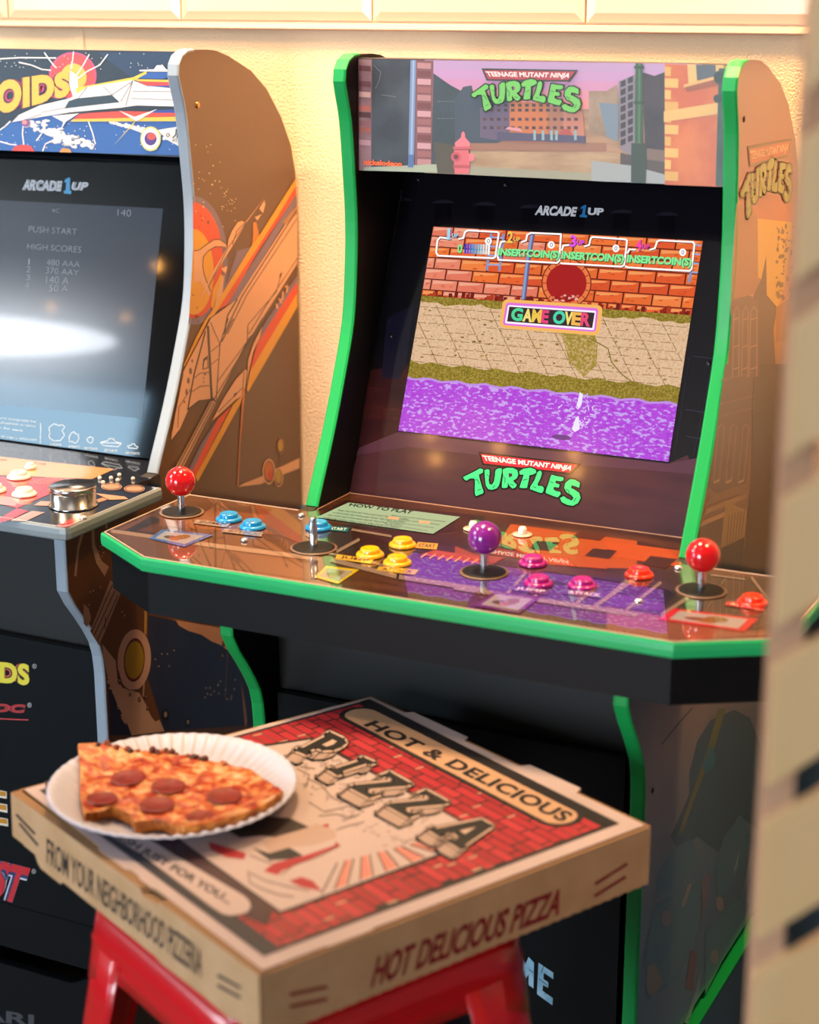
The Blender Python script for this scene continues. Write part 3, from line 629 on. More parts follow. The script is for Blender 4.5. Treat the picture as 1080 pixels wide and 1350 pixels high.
# board body + moulded green edge
inn = outl
nn = len(inn); body = [(x, y, DZ-.0005) for x, y in inn]; bot = [(x, y, DZ-.0165) for x, y in inn]
mb.tri([bot], BLACK)
mb.add(body+bot, [(i, (i+1) % nn, nn+(i+1) % nn, nn+i) for i in range(nn)], BLACK)
pz = PZ(DZ)
DA = lambda p: cr(130, 640, 3.724, p); DB = lambda p: cr(400, 650, 4.5, p); DC = lambda p: cr(600, 680, 4.5, p); DD = lambda p: cr(800, 700, 4.5, p)
for pts, c, l in (
    (DA([(90,225),(250,150),(330,165),(200,215),(140,240)]), '#2c2320', 1), (DA([(60,235),(230,150),(260,150),(100,240)]), '#5d3a22', 2),
    (DA([(300,110),(700,130),(1000,170),(980,250),(300,200)]), '#6a3a20', 1), (DA([(860,110),(1030,160),(1030,300),(780,200)]), '#4a3a34', 2),
    (DA([(60,225),(260,265),(700,330),(1080,400),(1080,470),(230,350),(45,225)]), '#5e4030', 1),
    (DA([(60,215),(600,290),(1080,350),(1080,372),(600,312),(60,232)]), '#8e7462', 2),
    (DB([(60,150),(250,40),(1080,140),(1080,200),(760,250),(280,180)]), '#2b1512', 1),
    (DB([(0,230),(280,180),(430,240),(300,360),(0,330)]), '#30282a', 1), (DB([(280,180),(760,250),(1080,230),(1080,350),(700,350),(300,330)]), '#2e1a18', 2),
    (DB([(330,300),(700,330),(640,480),(250,430)]), '#2b2320', 3),
    (DB([(640,400),(800,365),(1080,420),(1080,580),(960,560),(560,480)]), '#3e2666', 3),  # purple patches repeat the game water's reflection as painted colour
    (DC([(0,270),(330,350),(600,420),(420,470),(0,420)]), '#3c2660', 3),
    (DC([(420,330),(1080,380),(1080,560),(720,560),(420,460)]), '#2e2242', 3),
    (DB([(700,370),(780,340),(1060,385),(1040,420)]), '#a0402a', 5),
    (DC([(0,180),(120,230),(300,250),(200,300),(0,250)]), '#8a3a20', 3),
    (DC([(330,50),(1080,150),(1080,330),(560,290),(240,150)]), '#a4480e', 2), (DC([(0,10),(330,50),(240,190),(0,130)]), '#3a1c14', 2),
    (DC([(480,150),(620,160),(560,210),(440,200)]), '#2e1c14', 4), (DC([(820,195),(960,212),(910,258),(770,240)]), '#33221a', 4), (DC([(740,95),(900,115),(860,150),(690,130)]), '#4e2410', 4),
    (DD([(0,60),(450,120),(440,215),(0,150)]), '#b04a10', 3), (DD([(0,110),(60,120),(20,165),(0,165)]), '#33201a', 4), (DD([(260,150),(420,170),(350,225),(210,200)]), '#3c2316', 4),
    (DD([(0,220),(440,230),(700,260),(1040,290),(1040,560),(400,640),(0,590)]), '#33261f', 2),
    (DD([(0,370),(330,410),(330,480),(0,450)]), '#42286a', 4), (DD([(120,310),(230,330),(170,390),(70,370)]), '#1e1a20', 5), (DD([(280,345),(420,360),(350,430),(230,400)]), '#1e1a20', 5),
    (DD([(0,450),(340,510),(560,560),(1020,620),(400,655),(0,595)]), '#7a4634', 3),
    ):
    mb.poly(pz, pts, dk(c), l)
bea = dk('#7d6a5c')
for pts, w in ((DB([(170,400),(560,500),(1080,580)]),6), (DB([(0,330),(300,390),(640,470)]),3), (DC([(0,430),(480,500),(1080,590)]),6), (DC([(300,480),(420,340)]),4), (DC([(700,540),(850,420)]),4), (DC([(1080,370),(830,540)]),5),
               (DD([(0,400),(120,300)]),4), (DD([(120,470),(320,310)]),4), (DD([(330,500),(480,400)]),5), (DD([(330,520),(560,550)]),3), (DD([(860,280),(1010,480)]),3), (DD([(620,265),(820,290)]),2), (DB([(20,250),(160,330)]),4), (DB([(200,350),(330,280)]),4), (DB([(290,220),(520,260)]),3)):
    mb.stroke(pz, pts, w, bea, 6)
for k in range(7): mb.stroke(pz, DB([(735+k*50,362+k*6),(700+k*50,385+k*6)]), 2, dk('#c8863c'), 7)
# how-to-play card
mb.poly(pz, [(459.5,663.5),(607,682.5),(571,705),(417.5,683)], dk('#7fa396'), 8)
mb.text(pz, 'HOW TO PLAY', DB([(280,66),(665,108),(640,130),(270,82)]), dk('#1c3030'), 9, bold=.03)
for k in range(5): mb.text(pz, 'PUSH THE START BUTTON AND MOVE THE STICK TO FIGHT'[k*3:], [(447-k*6.5,673+k*3.2),(540-k*4,685+k*3.6),(538-k*4,687+k*3.6),(444.5-k*6.5,674.6+k*3.2)], dk('#33504c'), 9)
for k in range(4): mb.text(pz, 'PRESS JUMP AND ATTACK TOGETHER FOR A POWER MOVE', [(517-k*3,680+k*3.7),(588-k*8,688.5+k*4),(586-k*8,690+k*4),(515-k*3,681.5+k*3.7)], dk('#33504c'), 9)
for p in ((519,683.5),(560,689)): mb.poly(pz, [(p[0]-7,p[1]-1.6),(p[0]+8,p[1]+.2),(p[0]+6,p[1]+3),(p[0]-8,p[1]+1.4)], dk('#d8a080'), 10)
# framed player cards (left plain)
for q, c, f in (([(214,699),(282,706),(243,722),(197,711)],'#3c62a4','#8f9098'), ([(430,747),(474,752),(446,771),(415,762)],'#b8a018','#8a8478'),
                ([(652,781),(712,789),(685,810),(624,800)],'#5a2460','#8d8692'), ([(881,803),(1001,818),(975,834),(905,824)],'#b81c24','#9a9094')):
    if c == '#b81c24': q = [(888,803),(1000,817),(982,834),(868,818)]
    mb.poly(pz, q, dk(c), 8); f4 = quadmap([q[0],q[1],q[2],q[3]]); mb.poly(pz, [f4(.1,.86),f4(.9,.86),f4(.9,.14),f4(.1,.14)], dk(f), 9)
    for e, cc_ in (((.42,.42,.2,.14),'#4a4436'),((.58,.58,.14,.2),'#6e5a34'),((.5,.35,.12,.12),'#8a5a34')): mb.poly(pz, [f4(*p) for p in ell(*e, 10)], dk(cc_), 10)
# button captions
for q, c, t, tc_ in ((DB([(200,368),(420,398),(400,425),(188,396)]),'#c8a03c','JUMP','#4a3010'), (DB([(450,440),(685,460),(660,490),(432,462)]),'#b8943c','ATTACK','#4a3010'), (DB([(680,295),(800,305),(790,340),(660,330)]),'#c89a2c','START','#6a4a10'),
                     (DC([(345,418),(565,445),(545,475),(325,445)]),'#4a3470','JUMP','#d8c8e8'), (DC([(650,440),(895,465),(880,495),(640,468)]),'#4a3470','ATTACK','#d8c8e8'),
                     (DD([(715,420),(940,455),(925,482),(700,445)]),'#a82c28','ATTACK','#f0c0b0'), (DA([(480,170),(650,190),(630,210),(465,190)]),'#8a7a70','JUMP','#40302a'), (DA([(620,215),(810,235),(800,255),(605,232)]),'#8a7a70','ATTACK','#40302a'), (DB([(150,200),(275,210),(260,235),(150,225)]),'#1f6a70','START','#d0e0e0')):
    mb.poly(pz, q, dk(c), 8); f4 = quadmap(q); mb.text(pz, t, [f4(.12,.82),f4(.9,.82),f4(.9,.2),f4(.12,.2)], dk(tc_), 9, bold=.02)
deckm = mb.build('control_deck', R0)
bpy.data.objects.remove(deck)
# moulded edge around front and sides
def edge_mould(path, z0, z1, m, off=.002, closed=False):
    mb = MB(); P = [np.array(p) for p in path]; N = []
    for i in range(len(P)):
        ns = []
        if i > 0: d = P[i]-P[i-1]; ns.append(np.array((d[1], -d[0]))/np.linalg.norm(d))
        if i < len(P)-1: d = P[i+1]-P[i]; ns.append(np.array((d[1], -d[0]))/np.linalg.norm(d))
        a = sum(ns); a = a/np.linalg.norm(a); N.append(a/max(.5, a @ ns[0]))
    prof = [(-.0006, z1), (.0008, z1-.0003), (off, z1-.0022), (off+.0005, (z0+z1)/2), (off, z0+.0022), (.0008, z0+.0003), (-.0006, z0)]; k = len(prof); V = []
    for p, n in zip(P, N):
        for o, z in prof: q = p+n*o; V.append((q[0], q[1], z))
    mb.add(V, [(i*k+j, i*k+j+1, (i+1)*k+j+1, (i+1)*k+j) for i in range(len(P)-1) for j in range(k-1)]+[tuple(range(k)), tuple(range(len(V)-k, len(V)))], m, False)
    return mb
GPATH = [(cx-.398,-.035),(cx-.398,-.2150),(cx-.3036,-.2736),(cx+.3036,-.2736),(cx+.398,-.2150),(cx+.398,-.035)]
GREEND = M('#1fae66', .32, coat=.2, crough=.15)
edge_mould(GPATH, DZ-.0165, DZ, GREEND).build('edge_trim', deckm)
# pale strip paints the light line along the acrylic sheet's edge
def rim_line(path, w, m, z=DZ, h=.0006):
    mb = MB()
    for a, b in zip(path[:-1], path[1:]):
        a = Vector((*a, z+h/2)); b = Vector((*b, z+h/2)); d = (b-a).normalized(); n = Vector((-d.y, d.x, 0))
        mb.obox((a+b)/2, (b-a)/2, n*w/2, (0, 0, h/2), m)
    return mb
rim_line([(x+(.001 if x < cx else -.001)*1.5, y+.0015) for x, y in GPATH]+[(W+.002,-.0365)], .0009, M('#e8c8a8', .15, coat=.5)).build('acrylic_edge_glint', deckm)
rim_line([(-.0008,-.0365),(cx-.3965,-.0365)], .0009, M('#e8c8a8', .15, coat=.5)).build('acrylic_edge_glint', deckm)
rim_line([(W-T-.002,.0585),(T+.002,.0585),(T+.002,-.024)], .0009, M('#c89a80', .15, coat=.5)).build('acrylic_edge_glint', deckm)
# box under the deck
bx = [(cx-.3006,-.2690),(cx+.3006,-.2690),(cx+.388,-.214),(cx+.388,-.040),(cx-.388,-.040),(cx-.388,-.214)]
mb = MB(); mb.slab([(x, y, .7836) for x, y in bx], (0, 0, .0498), M('#08090c', .5, spec=.22, bump=.06, bscale=500)); fixn(mb.build('deck_box', R0))
# joysticks
def disc_lathe(c, prof, m, n=36): b = MB(); b.lathe(c, prof, m, n); return b
CHROME = M('#c9ccd0', .18, metal=1)
def joystick(x, y, col, ball=True, label=None):
    j = bpy.data.objects.new('joystick', None); COL.objects.link(j); j.parent = R0; j.location = Vector((x, y, DZ))-Vector(R0.location); j.empty_display_size = .02
    if label: j['label'] = label
    b = MB(); b.lathe((x, y, DZ+.0011), [(.0265, 0), (.0265, .0005), (.022, .0008), (1e-5, .0008)], M('#7b5c46', .4), 36); b.build('mounting_ring', j)
    b = MB(); b.lathe((x, y, DZ+.0015), [(.0235, 0), (.0235, .001), (.021, .0015), (.006, .0018), (1e-5, .0018)], M('#0c0a0a', .55, spec=.3), 36); b.build('dust_washer', j)
    b = MB()
    if ball:
        b.lathe((x, y, DZ+.003), [(.0045, 0), (.0045, .024)], CHROME, 20)
    else:
        b.lathe((x, y, DZ+.003), [(.0045, 0), (.0045, .024), (.0036, .0245), (.0036, .0325), (.003, .0335), (1e-5, .0335)], CHROME, 20)
    b.build('shaft', j)
    if ball: b = MB(); b.ball((x, y, DZ+.0395), .0178, col, 40); b.build('ball_top', j)
pzb = lambda px, h=0: PZ(DZ+h).P(*px)
RED = M('#c80f18', .16, coat=.6, crough=.04); PURP = M('#7d1a86', .16, coat=.6, crough=.04)
for px, c, b, l in (((239.6,676.5),RED,True,'joystick with red ball top at the far left of the deck'), ((413.7,723.6),None,False,'joystick with bare chrome shaft missing its ball'), ((638.5,755.5),PURP,True,'joystick with purple ball top'), ((924.7,780),RED,True,'joystick with red ball top at the right of the deck')):
    p = pzb(px); joystick(p.x, p.y, c, b, l)
def button(px, col, r=.0155, h=.0075, small=False, parent=R0, z=DZ, lab=None):
    p = PZ(z+.002).P(*px); x, y = p.x, p.y
    b = MB()
    b.lathe((x, y, z+.0012), [(r, 0), (r, .0014), (r*.94, .0028), (r*.80, .0040), (r*.76, .0036), (1e-5, .0036)], col, 32); o = b.build('button', parent)
    if lab: o['label'] = lab
    q = MB(); q.lathe((x, y, z+.0030), [(r*.70, 0), (r*.70, h-.0025), (r*.64, h-.0010), (r*.54, h-.0010), (r*.3, h-.0018), (1e-5, h-.0022)], col, 32); q.build('plunger', o)
BLUE = M('#0f86c4', .22, coat=.4); YEL = M('#e8a808', .25, coat=.4); MAG = M('#a00f78', .22, coat=.4); ORG = M('#e02c0c', .22, coat=.4); WHT = M('#e6dcd2', .25, coat=.4)
for px, c, l in (((302,684),BLUE,'blue button'),((333,694),BLUE,'blue button'),((420,695),BLUE,'blue start button'),((488,731),YEL,'yellow button'),((531,718),YEL,'yellow start button'),((524,741.5),YEL,'yellow button'),
              ((702.5,742),MAG,'magenta start button'),((710,768.5),MAG,'magenta button'),((768,771.5),MAG,'magenta button'),((843,757.5),ORG,'orange-red start button'),((992,794),ORG,'orange-red button')):
    button(px, c, lab=l)
for px in ((624,698.5),(689,706)):
    p = pzb(px); b = MB(); b.lathe((p.x,p.y,DZ+.0012), [(.0115,0),(.0115,.001),(.006,.0012)], M('#d4b49c', .25, coat=.3), 24); o = b.build('volume_ring', R0)
    b = MB(); b.lathe((p.x,p.y,DZ+.0015), [(.005,0),(.005,.006),(.0035,.009),(1e-5,.009)], WHT, 20); b.build('white_knob', o)
for px in ((322.5,713.5),(842,794),(894,750),(397.5,680.5)):
    p = pzb(px); b = MB(); b.lathe((p.x,p.y,DZ+.0010), [(.0042,0),(.0042,.001),(.003,.0026),(.001,.003),(1e-5,.003)], M('#e4e4e6', .15, metal=.8), 16); b.build('screw', deckm)
# kick panels
YK = -.139
mb = MB(); mb.box(T, W-T, YK+.022, YK+.030, .655, .79, M('#060607', .6)); mb.build('upper_front_panel', R0)
mb = MB(); mb.box(T+.010, .283, YK, YK+.010, .252, .6585, BLACKG); mb.box(.283, W-T-.012, YK+.0005, YK+.0105, .252, .6585, BLACKG)
pk = PY(YK)
K = lambda p: cr(440, 1180, 3.375, p)
ic = M('#a8cfe4', .4, h2='#7fb4d4', vscale=60)
mb.poly(pk, K([(808,255),(835,262),(855,305),(868,275),(892,300),(890,415),(868,400),(868,350),(858,370),(838,340),(838,375),(808,360)]), ic, 3)
mb.poly(pk, K([(912,300),(978,345),(978,374),(936,345),(934,372),(956,388),(955,412),(932,400),(930,425),(976,458),(974,490),(905,440)]), ic, 3)
mb.poly(pk, K([(775,232),(803,250),(803,340),(775,320)]), ic, 3); mb.poly(pk, K([(690,185),(770,228),(770,258),(745,244),(743,320),(718,305),(720,232),(690,215)]), ic, 3)
for c in ([(810,300),(840,320)],[(870,330),(890,345)],[(915,370),(950,400)],[(940,440),(955,425)],[(825,260),(830,340)],[(935,315),(925,345)]): mb.stroke(pk, K(c), .8, BLACK, 4)
mb.build('lower_front_panel', R0)

# riser under the right cabinet
RR = thing('cabinet_riser', 'blue-grey riser box with green top edging under the right cabinet', 'riser', (W/2, .1, FLOOR))
mb = MB(); rz = .235
mb.box(W-.006, W+.0085, -.150, .349, FLOOR+.001, rz-.002, M('#435869', .35, coat=.4)); mb.build('side_panel', RR)
mb = MB(); mb.box(W-.006, W+.0105, -.1505, .3495, rz-.0018, rz+.0015, GREEN); mb.build('top_edge_trim', RR)
mb = MB(); mb.box(-.0085, .006, -.150, .349, FLOOR+.001, rz, M('#435869', .35, coat=.4)); mb.build('side_panel', RR)
mb = MB(); mb.box(.0065, W-.0065, -.140, -.128, FLOOR+.001, rz, BLACKG); mb.box(.0065, W-.0065, -.1275, .349, rz-.012, rz+.012, BLACK); mb.build('front_panel', RR)
mb = MB(); mb.box(W-T, W, -.1525, -.151, FLOOR+.001, .2495, GREEN); mb.build('front_edge_trim', RR); mb = MB(); mb.box(0, T, -.1525, -.151, FLOOR+.001, .2495, GREEN); mb.build('front_edge_trim', RR)

# =================================================================== LEFT CABINET
LX = -.243; DY = .044
L0 = thing('arcade_cabinet', 'silver-edged arcade cabinet with a space-battle marquee and dim high-score screen', 'arcade machine', (LX-W/2, .14, .25))
ca = lambda h, **k: M(h, rough=.4, coat=.7, crough=.10, cior=1.5, spec=.4, **k)
mb = side_panel(L0, LX-T, LX, DY, ca('#5f3a16'), BLACK, SILVER, art='right')
pl = PX(LX); pl.step = .0001
c1 = lambda p: cr(230, 230, 6.353, p); c2 = lambda p: cr(220, 420, 6, p); c3 = lambda p: cr(110, 760, 4.5, p); c0 = lambda p: cr(60, 560, 5.4, p); c8 = lambda p: cr(180, 40, 6.75, p)
CREAM = '#e2a67c'; LAV = '#75627a'; ORA = '#dc3f12'; YLW = '#e09a04'; NAVY = '#141f3c'; DK = '#3c2416'
fa, fb = (254.2, 246), (255.5, 318); fc, fd = (255.5, 318), (247.5, 440)
def csun(p):
    p = clip(c1(p), (254.6,440), (254.6,200)) if False else c1(p)
    p = [(max(x, 254.5 if y < 330 else 254.5-(y-330)*.062), y) for x, y in p]; return p
for (rx_, ry_, col, yc, l) in ((285,540,LAV,720,1),(245,485,ORA,720,2)): mb.poly(pl, csun([q for q in ell(160, yc, rx_, ry_, 60) if q[1] < 1330]), ca(col), l)
mb.poly(pl, csun(ell(160, 815, 168, 358, 48)), ca(YLW), 3)
mb.poly(pl, c1([(162,640),(210,630),(260,590),(330,545),(380,545),(430,580),(435,610),(400,605),(340,605),(280,640),(240,690),(235,760),(245,830),(270,900),(300,980),(290,1030),(265,970),(215,890),(160,910)]), ca(CREAM), 4)
mb.stroke(pl, c1([(165,640),(210,630),(260,590),(330,545),(380,545),(430,580)]), 1, ca(DK), 5); mb.stroke(pl, c1([(400,605),(340,605),(280,640),(240,690),(235,760),(245,830),(270,900),(300,980)]), 1, ca(DK), 5)
for x, y, r in ((280,400,10),(215,345,5),(250,355,4),(225,385,5),(205,440,4),(180,1190,9),(200,1190,5),(195,1230,5),(155,1010,5),(188,1115,5),(140,1260,4)): mb.poly(pl, c1(ell(x, y, r, r*1.8, 8)), ca('#6e2a10'), 5)
brown = ca('#5f3a16')
mb.poly(pl, c1([(440,900),(520,640),(660,600),(560,760),(410,1000),(345,1120),(400,930)]), ca(LAV), 4)
for pts in ([(762,182),(600,400),(490,590),(340,830),(225,1030),(222,1022),(320,810),(440,610),(560,430),(590,400)],[(525,402),(560,388),(588,402),(560,440),(470,570),(440,620),(450,540),(480,470)],[(750,215),(758,250),(738,325),(708,285)],[(728,330),(692,388),(670,355),(690,350)],[(385,790),(443,765),(425,832)],[(385,870),(415,838),(400,1000),(345,1100),(330,1110)]):
    mb.poly(pl, c1(pts), ca(CREAM), 6)
mb.stroke(pl, c1([(480,590),(520,470),(590,402)]), .9, ca(DK), 7); mb.stroke(pl, c1([(600,400),(440,620),(280,940)]), .8, ca(DK), 7)
mb.poly(pl, c1([(655,405),(682,395),(707,512),(660,610),(645,600),(655,500)]), ca('#c8781c'), 6)
mb.poly(pl, c1([(385,830),(400,850),(340,1050),(320,1130),(300,1100),(320,960)]), ca(YLW), 7)
j = lambda a, b: c1(a)+c2(b)
mb.poly(pl, c1([(1012,33),(1014,95),(860,350),(330,1175),(285,1207)])+c2([(240,180),(135,380),(128,372),(225,150),(300,10)])+c1([(310,1140),(640,600),(720,490)]), ca(YLW), 8)
mb.poly(pl, c1([(1014,95),(1016,165),(700,640),(440,1090),(345,1145),(330,1175)]), ca(ORA), 7)
mb.poly(pl, c1([(1016,165),(1020,245),(580,960),(520,1050),(440,1095),(560,880)]), ca(LAV), 7)
ship = c1([(300,1205),(395,1135),(520,1045),(1024,262),(1026,742),(780,1130),(650,1334)])+c2([(640,155),(385,650),(360,620),(325,640),(250,655),(168,712),(100,870),(30,960),(36,890),(62,740),(120,430),(160,350)])
mb.poly(pl, ship, ca(CREAM), 9)
for pts, w in ((c1([(1020,300),(560,1020),(410,1334)]),1.4),(c1([(1020,370),(600,1010),(440,1334)]),1),(c1([(520,1045),(440,1180),(410,1330)]),1.6),(c1([(890,830),(850,980),(610,1260)]),.9),(c1([(610,1260),(610,1334)]),.9),(c1([(1026,700),(760,1100),(620,1334)]),1),
               (c2([(480,0),(415,200),(385,640)]),1.2),(c2([(320,60),(350,640)]),3),(c2([(340,30),(412,195)]),.9),(c2([(345,260),(412,205)]),.9),(c2([(345,360),(400,320)]),.8),(c2([(635,60),(630,180),(395,500)]),.9),(c2([(300,100),(210,440),(160,720)]),1.8),
               (c2([(210,470),(260,430),(330,425)]),.9),(c2([(190,580),(260,535),(330,530)]),.9),(c2([(125,430),(62,740),(36,890)]),.8),(c2([(180,560),(90,700),(80,860)]),.8),(c2([(168,712),(250,650),(330,640)]),1.6),(c2([(365,640),(750,0)]),1.1),(c2([(520,0),(430,180)]),1.5)):
    mb.stroke(pl, pts, w, ca(DK), 10)
for x, y, rx_, ry_ in ((195,335,7,14),(182,415,12,28),(165,490,12,26),(150,580,9,26),(133,658,6,14),(297,440,12,8),(287,470,6,7),(287,500,6,7)): mb.poly(pl, c2(ell(x, y, rx_, ry_, 8)), ca('#7a5a3c'), 10)
mb.poly(pl, c2([(283,320),(318,290),(325,390),(275,405)]), ca(DK), 10); mb.poly(pl, c2([(292,335),(314,318),(316,385),(284,395)]), ca(CREAM), 11)
mb.poly(pl, c1([(900,815),(890,850),(870,870),(880,830)]), ca(DK), 11)
mb.poly(pl, c1([(1018,262),(1022,330),(930,420),(900,400)]), ca('#b07a52'), 10)
for a in ([(850,1085),(860,1120)],[(875,1040),(890,1075)],[(905,985),(900,1050)],[(925,940),(945,930),(935,985)]): mb.stroke(pl, c1(a), 2.2, ca(CREAM), 9)
mb.poly(pl, c2([(365,650),(385,665),(110,1205),(60,1240),(28,1240),(170,980),(340,655)]), ca('#c0916e'), 9)
for a in ([(350,660),(60,1210)],[(372,668),(90,1210)],[(335,655),(40,1200)]): mb.stroke(pl, c2(a), 1, ca(DK), 10)
mb.poly(pl, [(391.6,362)]+c1([(1026,895)])+c2([(835,0),(715,190),(735,100),(790,0)]), ca(LAV), 8)
mb.poly(pl, c1([(1026,895),(1027,990)])+c2([(905,0),(660,415),(655,400),(690,270),(715,190),(835,0)]), ca(ORA), 8)
mb.poly(pl, c1([(1027,990),(1027,1105)])+c2([(975,0),(640,578),(628,560),(655,420),(905,0)]), ca(YLW), 8)
mb.poly(pl, c2([(750,60),(730,150),(680,260),(640,440),(628,540),(640,320),(680,200)]), ca(CREAM), 9)
for pts, c in (([(595,605),(580,670),(240,1290),(222,1250),(520,680)],YLW),([(510,690),(480,740),(222,1252),(190,1222),(400,790)],ORA),([(395,800),(190,1222),(165,1200),(270,980),(370,830)],LAV)): mb.poly(pl, c2(pts), ca(c), 8)
mb.poly(pl, c2([(615,402),(630,410),(608,600),(540,640),(350,812),(450,620),(540,480)]), ca(CREAM), 10)
mb.stroke(pl, c2([(400,740),(600,540)]), .9, ca(DK), 11); mb.stroke(pl, c2([(605,420),(595,560)]), .9, ca(DK), 11); mb.poly(pl, c2([(520,620),(530,590),(550,585),(535,615)]), ca(DK), 11)
mb.poly(pl, c2([(588,550),(612,550),(612,600),(598,740),(575,1000),(560,1325),(550,1325),(575,900),(590,640)]), ca('#c87034'), 11)
mb.poly(pl, c2([(1046,1102),(1046,1182),(900,1240),(740,1310),(560,1330),(600,1305),(740,1250),(860,1190)]), ca(CREAM), 8)
for cx_, cy_, rx_, ry_, a, b_ in ((803,1210,50,102,CREAM,'#c8661c'),(880,1255,36,76,CREAM,'#b89020'),(897,1010,31,64,'#8c5a28','#b88a28')):
    mb.poly(pl, c2(ell(cx_, cy_, rx_, ry_)), ca(a), 9); mb.poly(pl, c2(ell(cx_, cy_, rx_*.82, ry_*.86)), ca(DK), 10); mb.poly(pl, c2(ell(cx_-2, cy_-6, rx_*.66, ry_*.74)), ca(b_), 11)
mb.poly(pl, c2(ell(812,1240,20,40)), ca('#c8341c'), 12)
for k in range(46):   # star dust
    x = random.uniform(253, 300); y = random.uniform(180, 290)
    if k > 26: x = random.uniform(290, 312); y = random.uniform(250, 300)
    mb.poly(pl, ell(x, y, random.uniform(.35,.9), random.uniform(.5,1.2), 6), ca('#e8c49a'), 2)
# lower part of the print
mb.poly(pl, c3([(385,228),(540,262),(620,310),(830,400),(905,520),(1000,700),(1005,880),(480,915),(380,600)]), ca('#252c46'), 1)
mb.poly(pl, c3([(150,640),(200,700),(285,942),(160,942)]), ca(NAVY), 1)
mb.poly(pl, c3([(110,400),(190,500),(200,600),(230,660),(330,690),(370,760),(400,830),(425,860),(450,850),(480,918),(285,942),(250,850),(200,760),(150,630),(120,500)]), ca('#b8957c'), 3)
for k in range(40):
    t = random.random(); x = 130+t*150+random.uniform(-14,14); y = 560+t*370; mb.poly(pl, c3(ell(x, y, random.uniform(4,11), random.uniform(4,12), 6)), ca('#b8957c'), 3)
for rx_, ry_, c, l in ((99,182,'#c09a84',4),(62,130,'#5a1410',5),(56,112,'#a08408',6)): mb.poly(pl, c3(ell(300, 495, rx_, ry_, 40, .06)), ca(c), l)
mb.stroke(pl, c3([(205,560),(225,640),(270,675),(320,670)]), 1, ca(DK), 7)
mb.stroke(pl, c3([(368,205),(366,340)]), 3, ca('#b08a3c'), 4); mb.stroke(pl, c3([(360,600),(353,710)]), 1.6, ca('#b8957c'), 4); mb.stroke(pl, c3([(855,440),(840,720)]), 1, ca('#6a5a5c'), 3)
mb.poly(pl, c3([(500,250),(550,262),(565,290),(620,322),(700,345),(760,385),(810,405),(850,435),(872,422),(850,380),(830,360),(818,305),(700,285)]), ca('#d49a6c'), 3)
mb.poly(pl, c3([(160,20),(220,100),(92,410),(38,325)]), ca('#a88672'), 3)
for a in ([(185,85),(62,350)],[(205,110),(80,380)],[(170,50),(48,330)],[(130,240),(125,310)]): mb.stroke(pl, c3(a), 1.1, ca('#1c100a'), 4)
mb.poly(pl, c3([(935,620),(955,740),(970,860),(960,900),(950,800)]), ca('#a8764e'), 3)
mb.poly(pl, c3([(0,160),(30,190),(45,250),(20,300),(0,280)]), ca('#a88672'), 3)
for x, y, r in ((485,820,20),(330,730,9),(368,712,8),(378,780,8),(618,865,15),(275,700,7),(213,620,11),(830,400,10),(822,472,10)):
    mb.poly(pl, c3(ell(x, y, r, r*1.8, 12)), ca('#15100f'), 5); mb.poly(pl, c3(ell(x, y-2, r*.5, r*.9, 10)), ca('#a08470'), 6)
for k in range(34):
    x, y = (random.uniform(420,560), random.uniform(400,560)) if k < 6 else (random.uniform(720,905), random.uniform(600,740)) if k < 22 else (random.uniform(20,250), random.uniform(20,240))
    mb.poly(pl, c3(ell(x, y, 4, 5, 6)), ca('#c8a890'), 3)
mb.poly(pl, c0([(325,740),(345,738),(350,850),(400,970),(450,1010),(420,1078),(360,985),(330,870)]), ca('#b08c74'), 3)
mb.poly(pl, c0([(250,775),(272,770),(240,880),(218,1078),(203,1078),(222,880)]), ca('#b08c74'), 3)
for k in range(14): mb.poly(pl, c0(ell(random.uniform(350,450), random.uniform(850,1000), 3, 5, 6)), ca('#e0b898'), 3)
mb.poly(pl, c0([(425,700),(440,700),(440,740),(425,740)]), ca('#b08c74'), 3)
sp = mb.build('side_panel', L0)
for px in ((260.3,138.5),):
    b = MB(); b.lathe(pl.P(*px), [(.0045, -.0005), (.0045, .0012), (.003, .0018), (1e-5, .0018)], M('#b98a50', .2, metal=.9), 16, (1, 0, 0)); b.build('screw', sp)
trim_strip(L0, LX-T, LX, DY, SILVER).build('edge_trim', sp)
mb = side_panel(L0, LX-W, LX-W+T, DY, ca('#5f3a16'), BLACK, SILVER, art='left'); s2 = mb.build('side_panel', L0); trim_strip(L0, LX-W, LX-W+T, DY, SILVER).build('edge_trim', s2)
x0, x1 = LX-W+T, LX-T
mb = MB(); mb.box(x0, x1, .150, .194, 1.355, 1.3695, BLACK); mb.build('top_board', L0)
back_board(L0, x0, x1, DY)
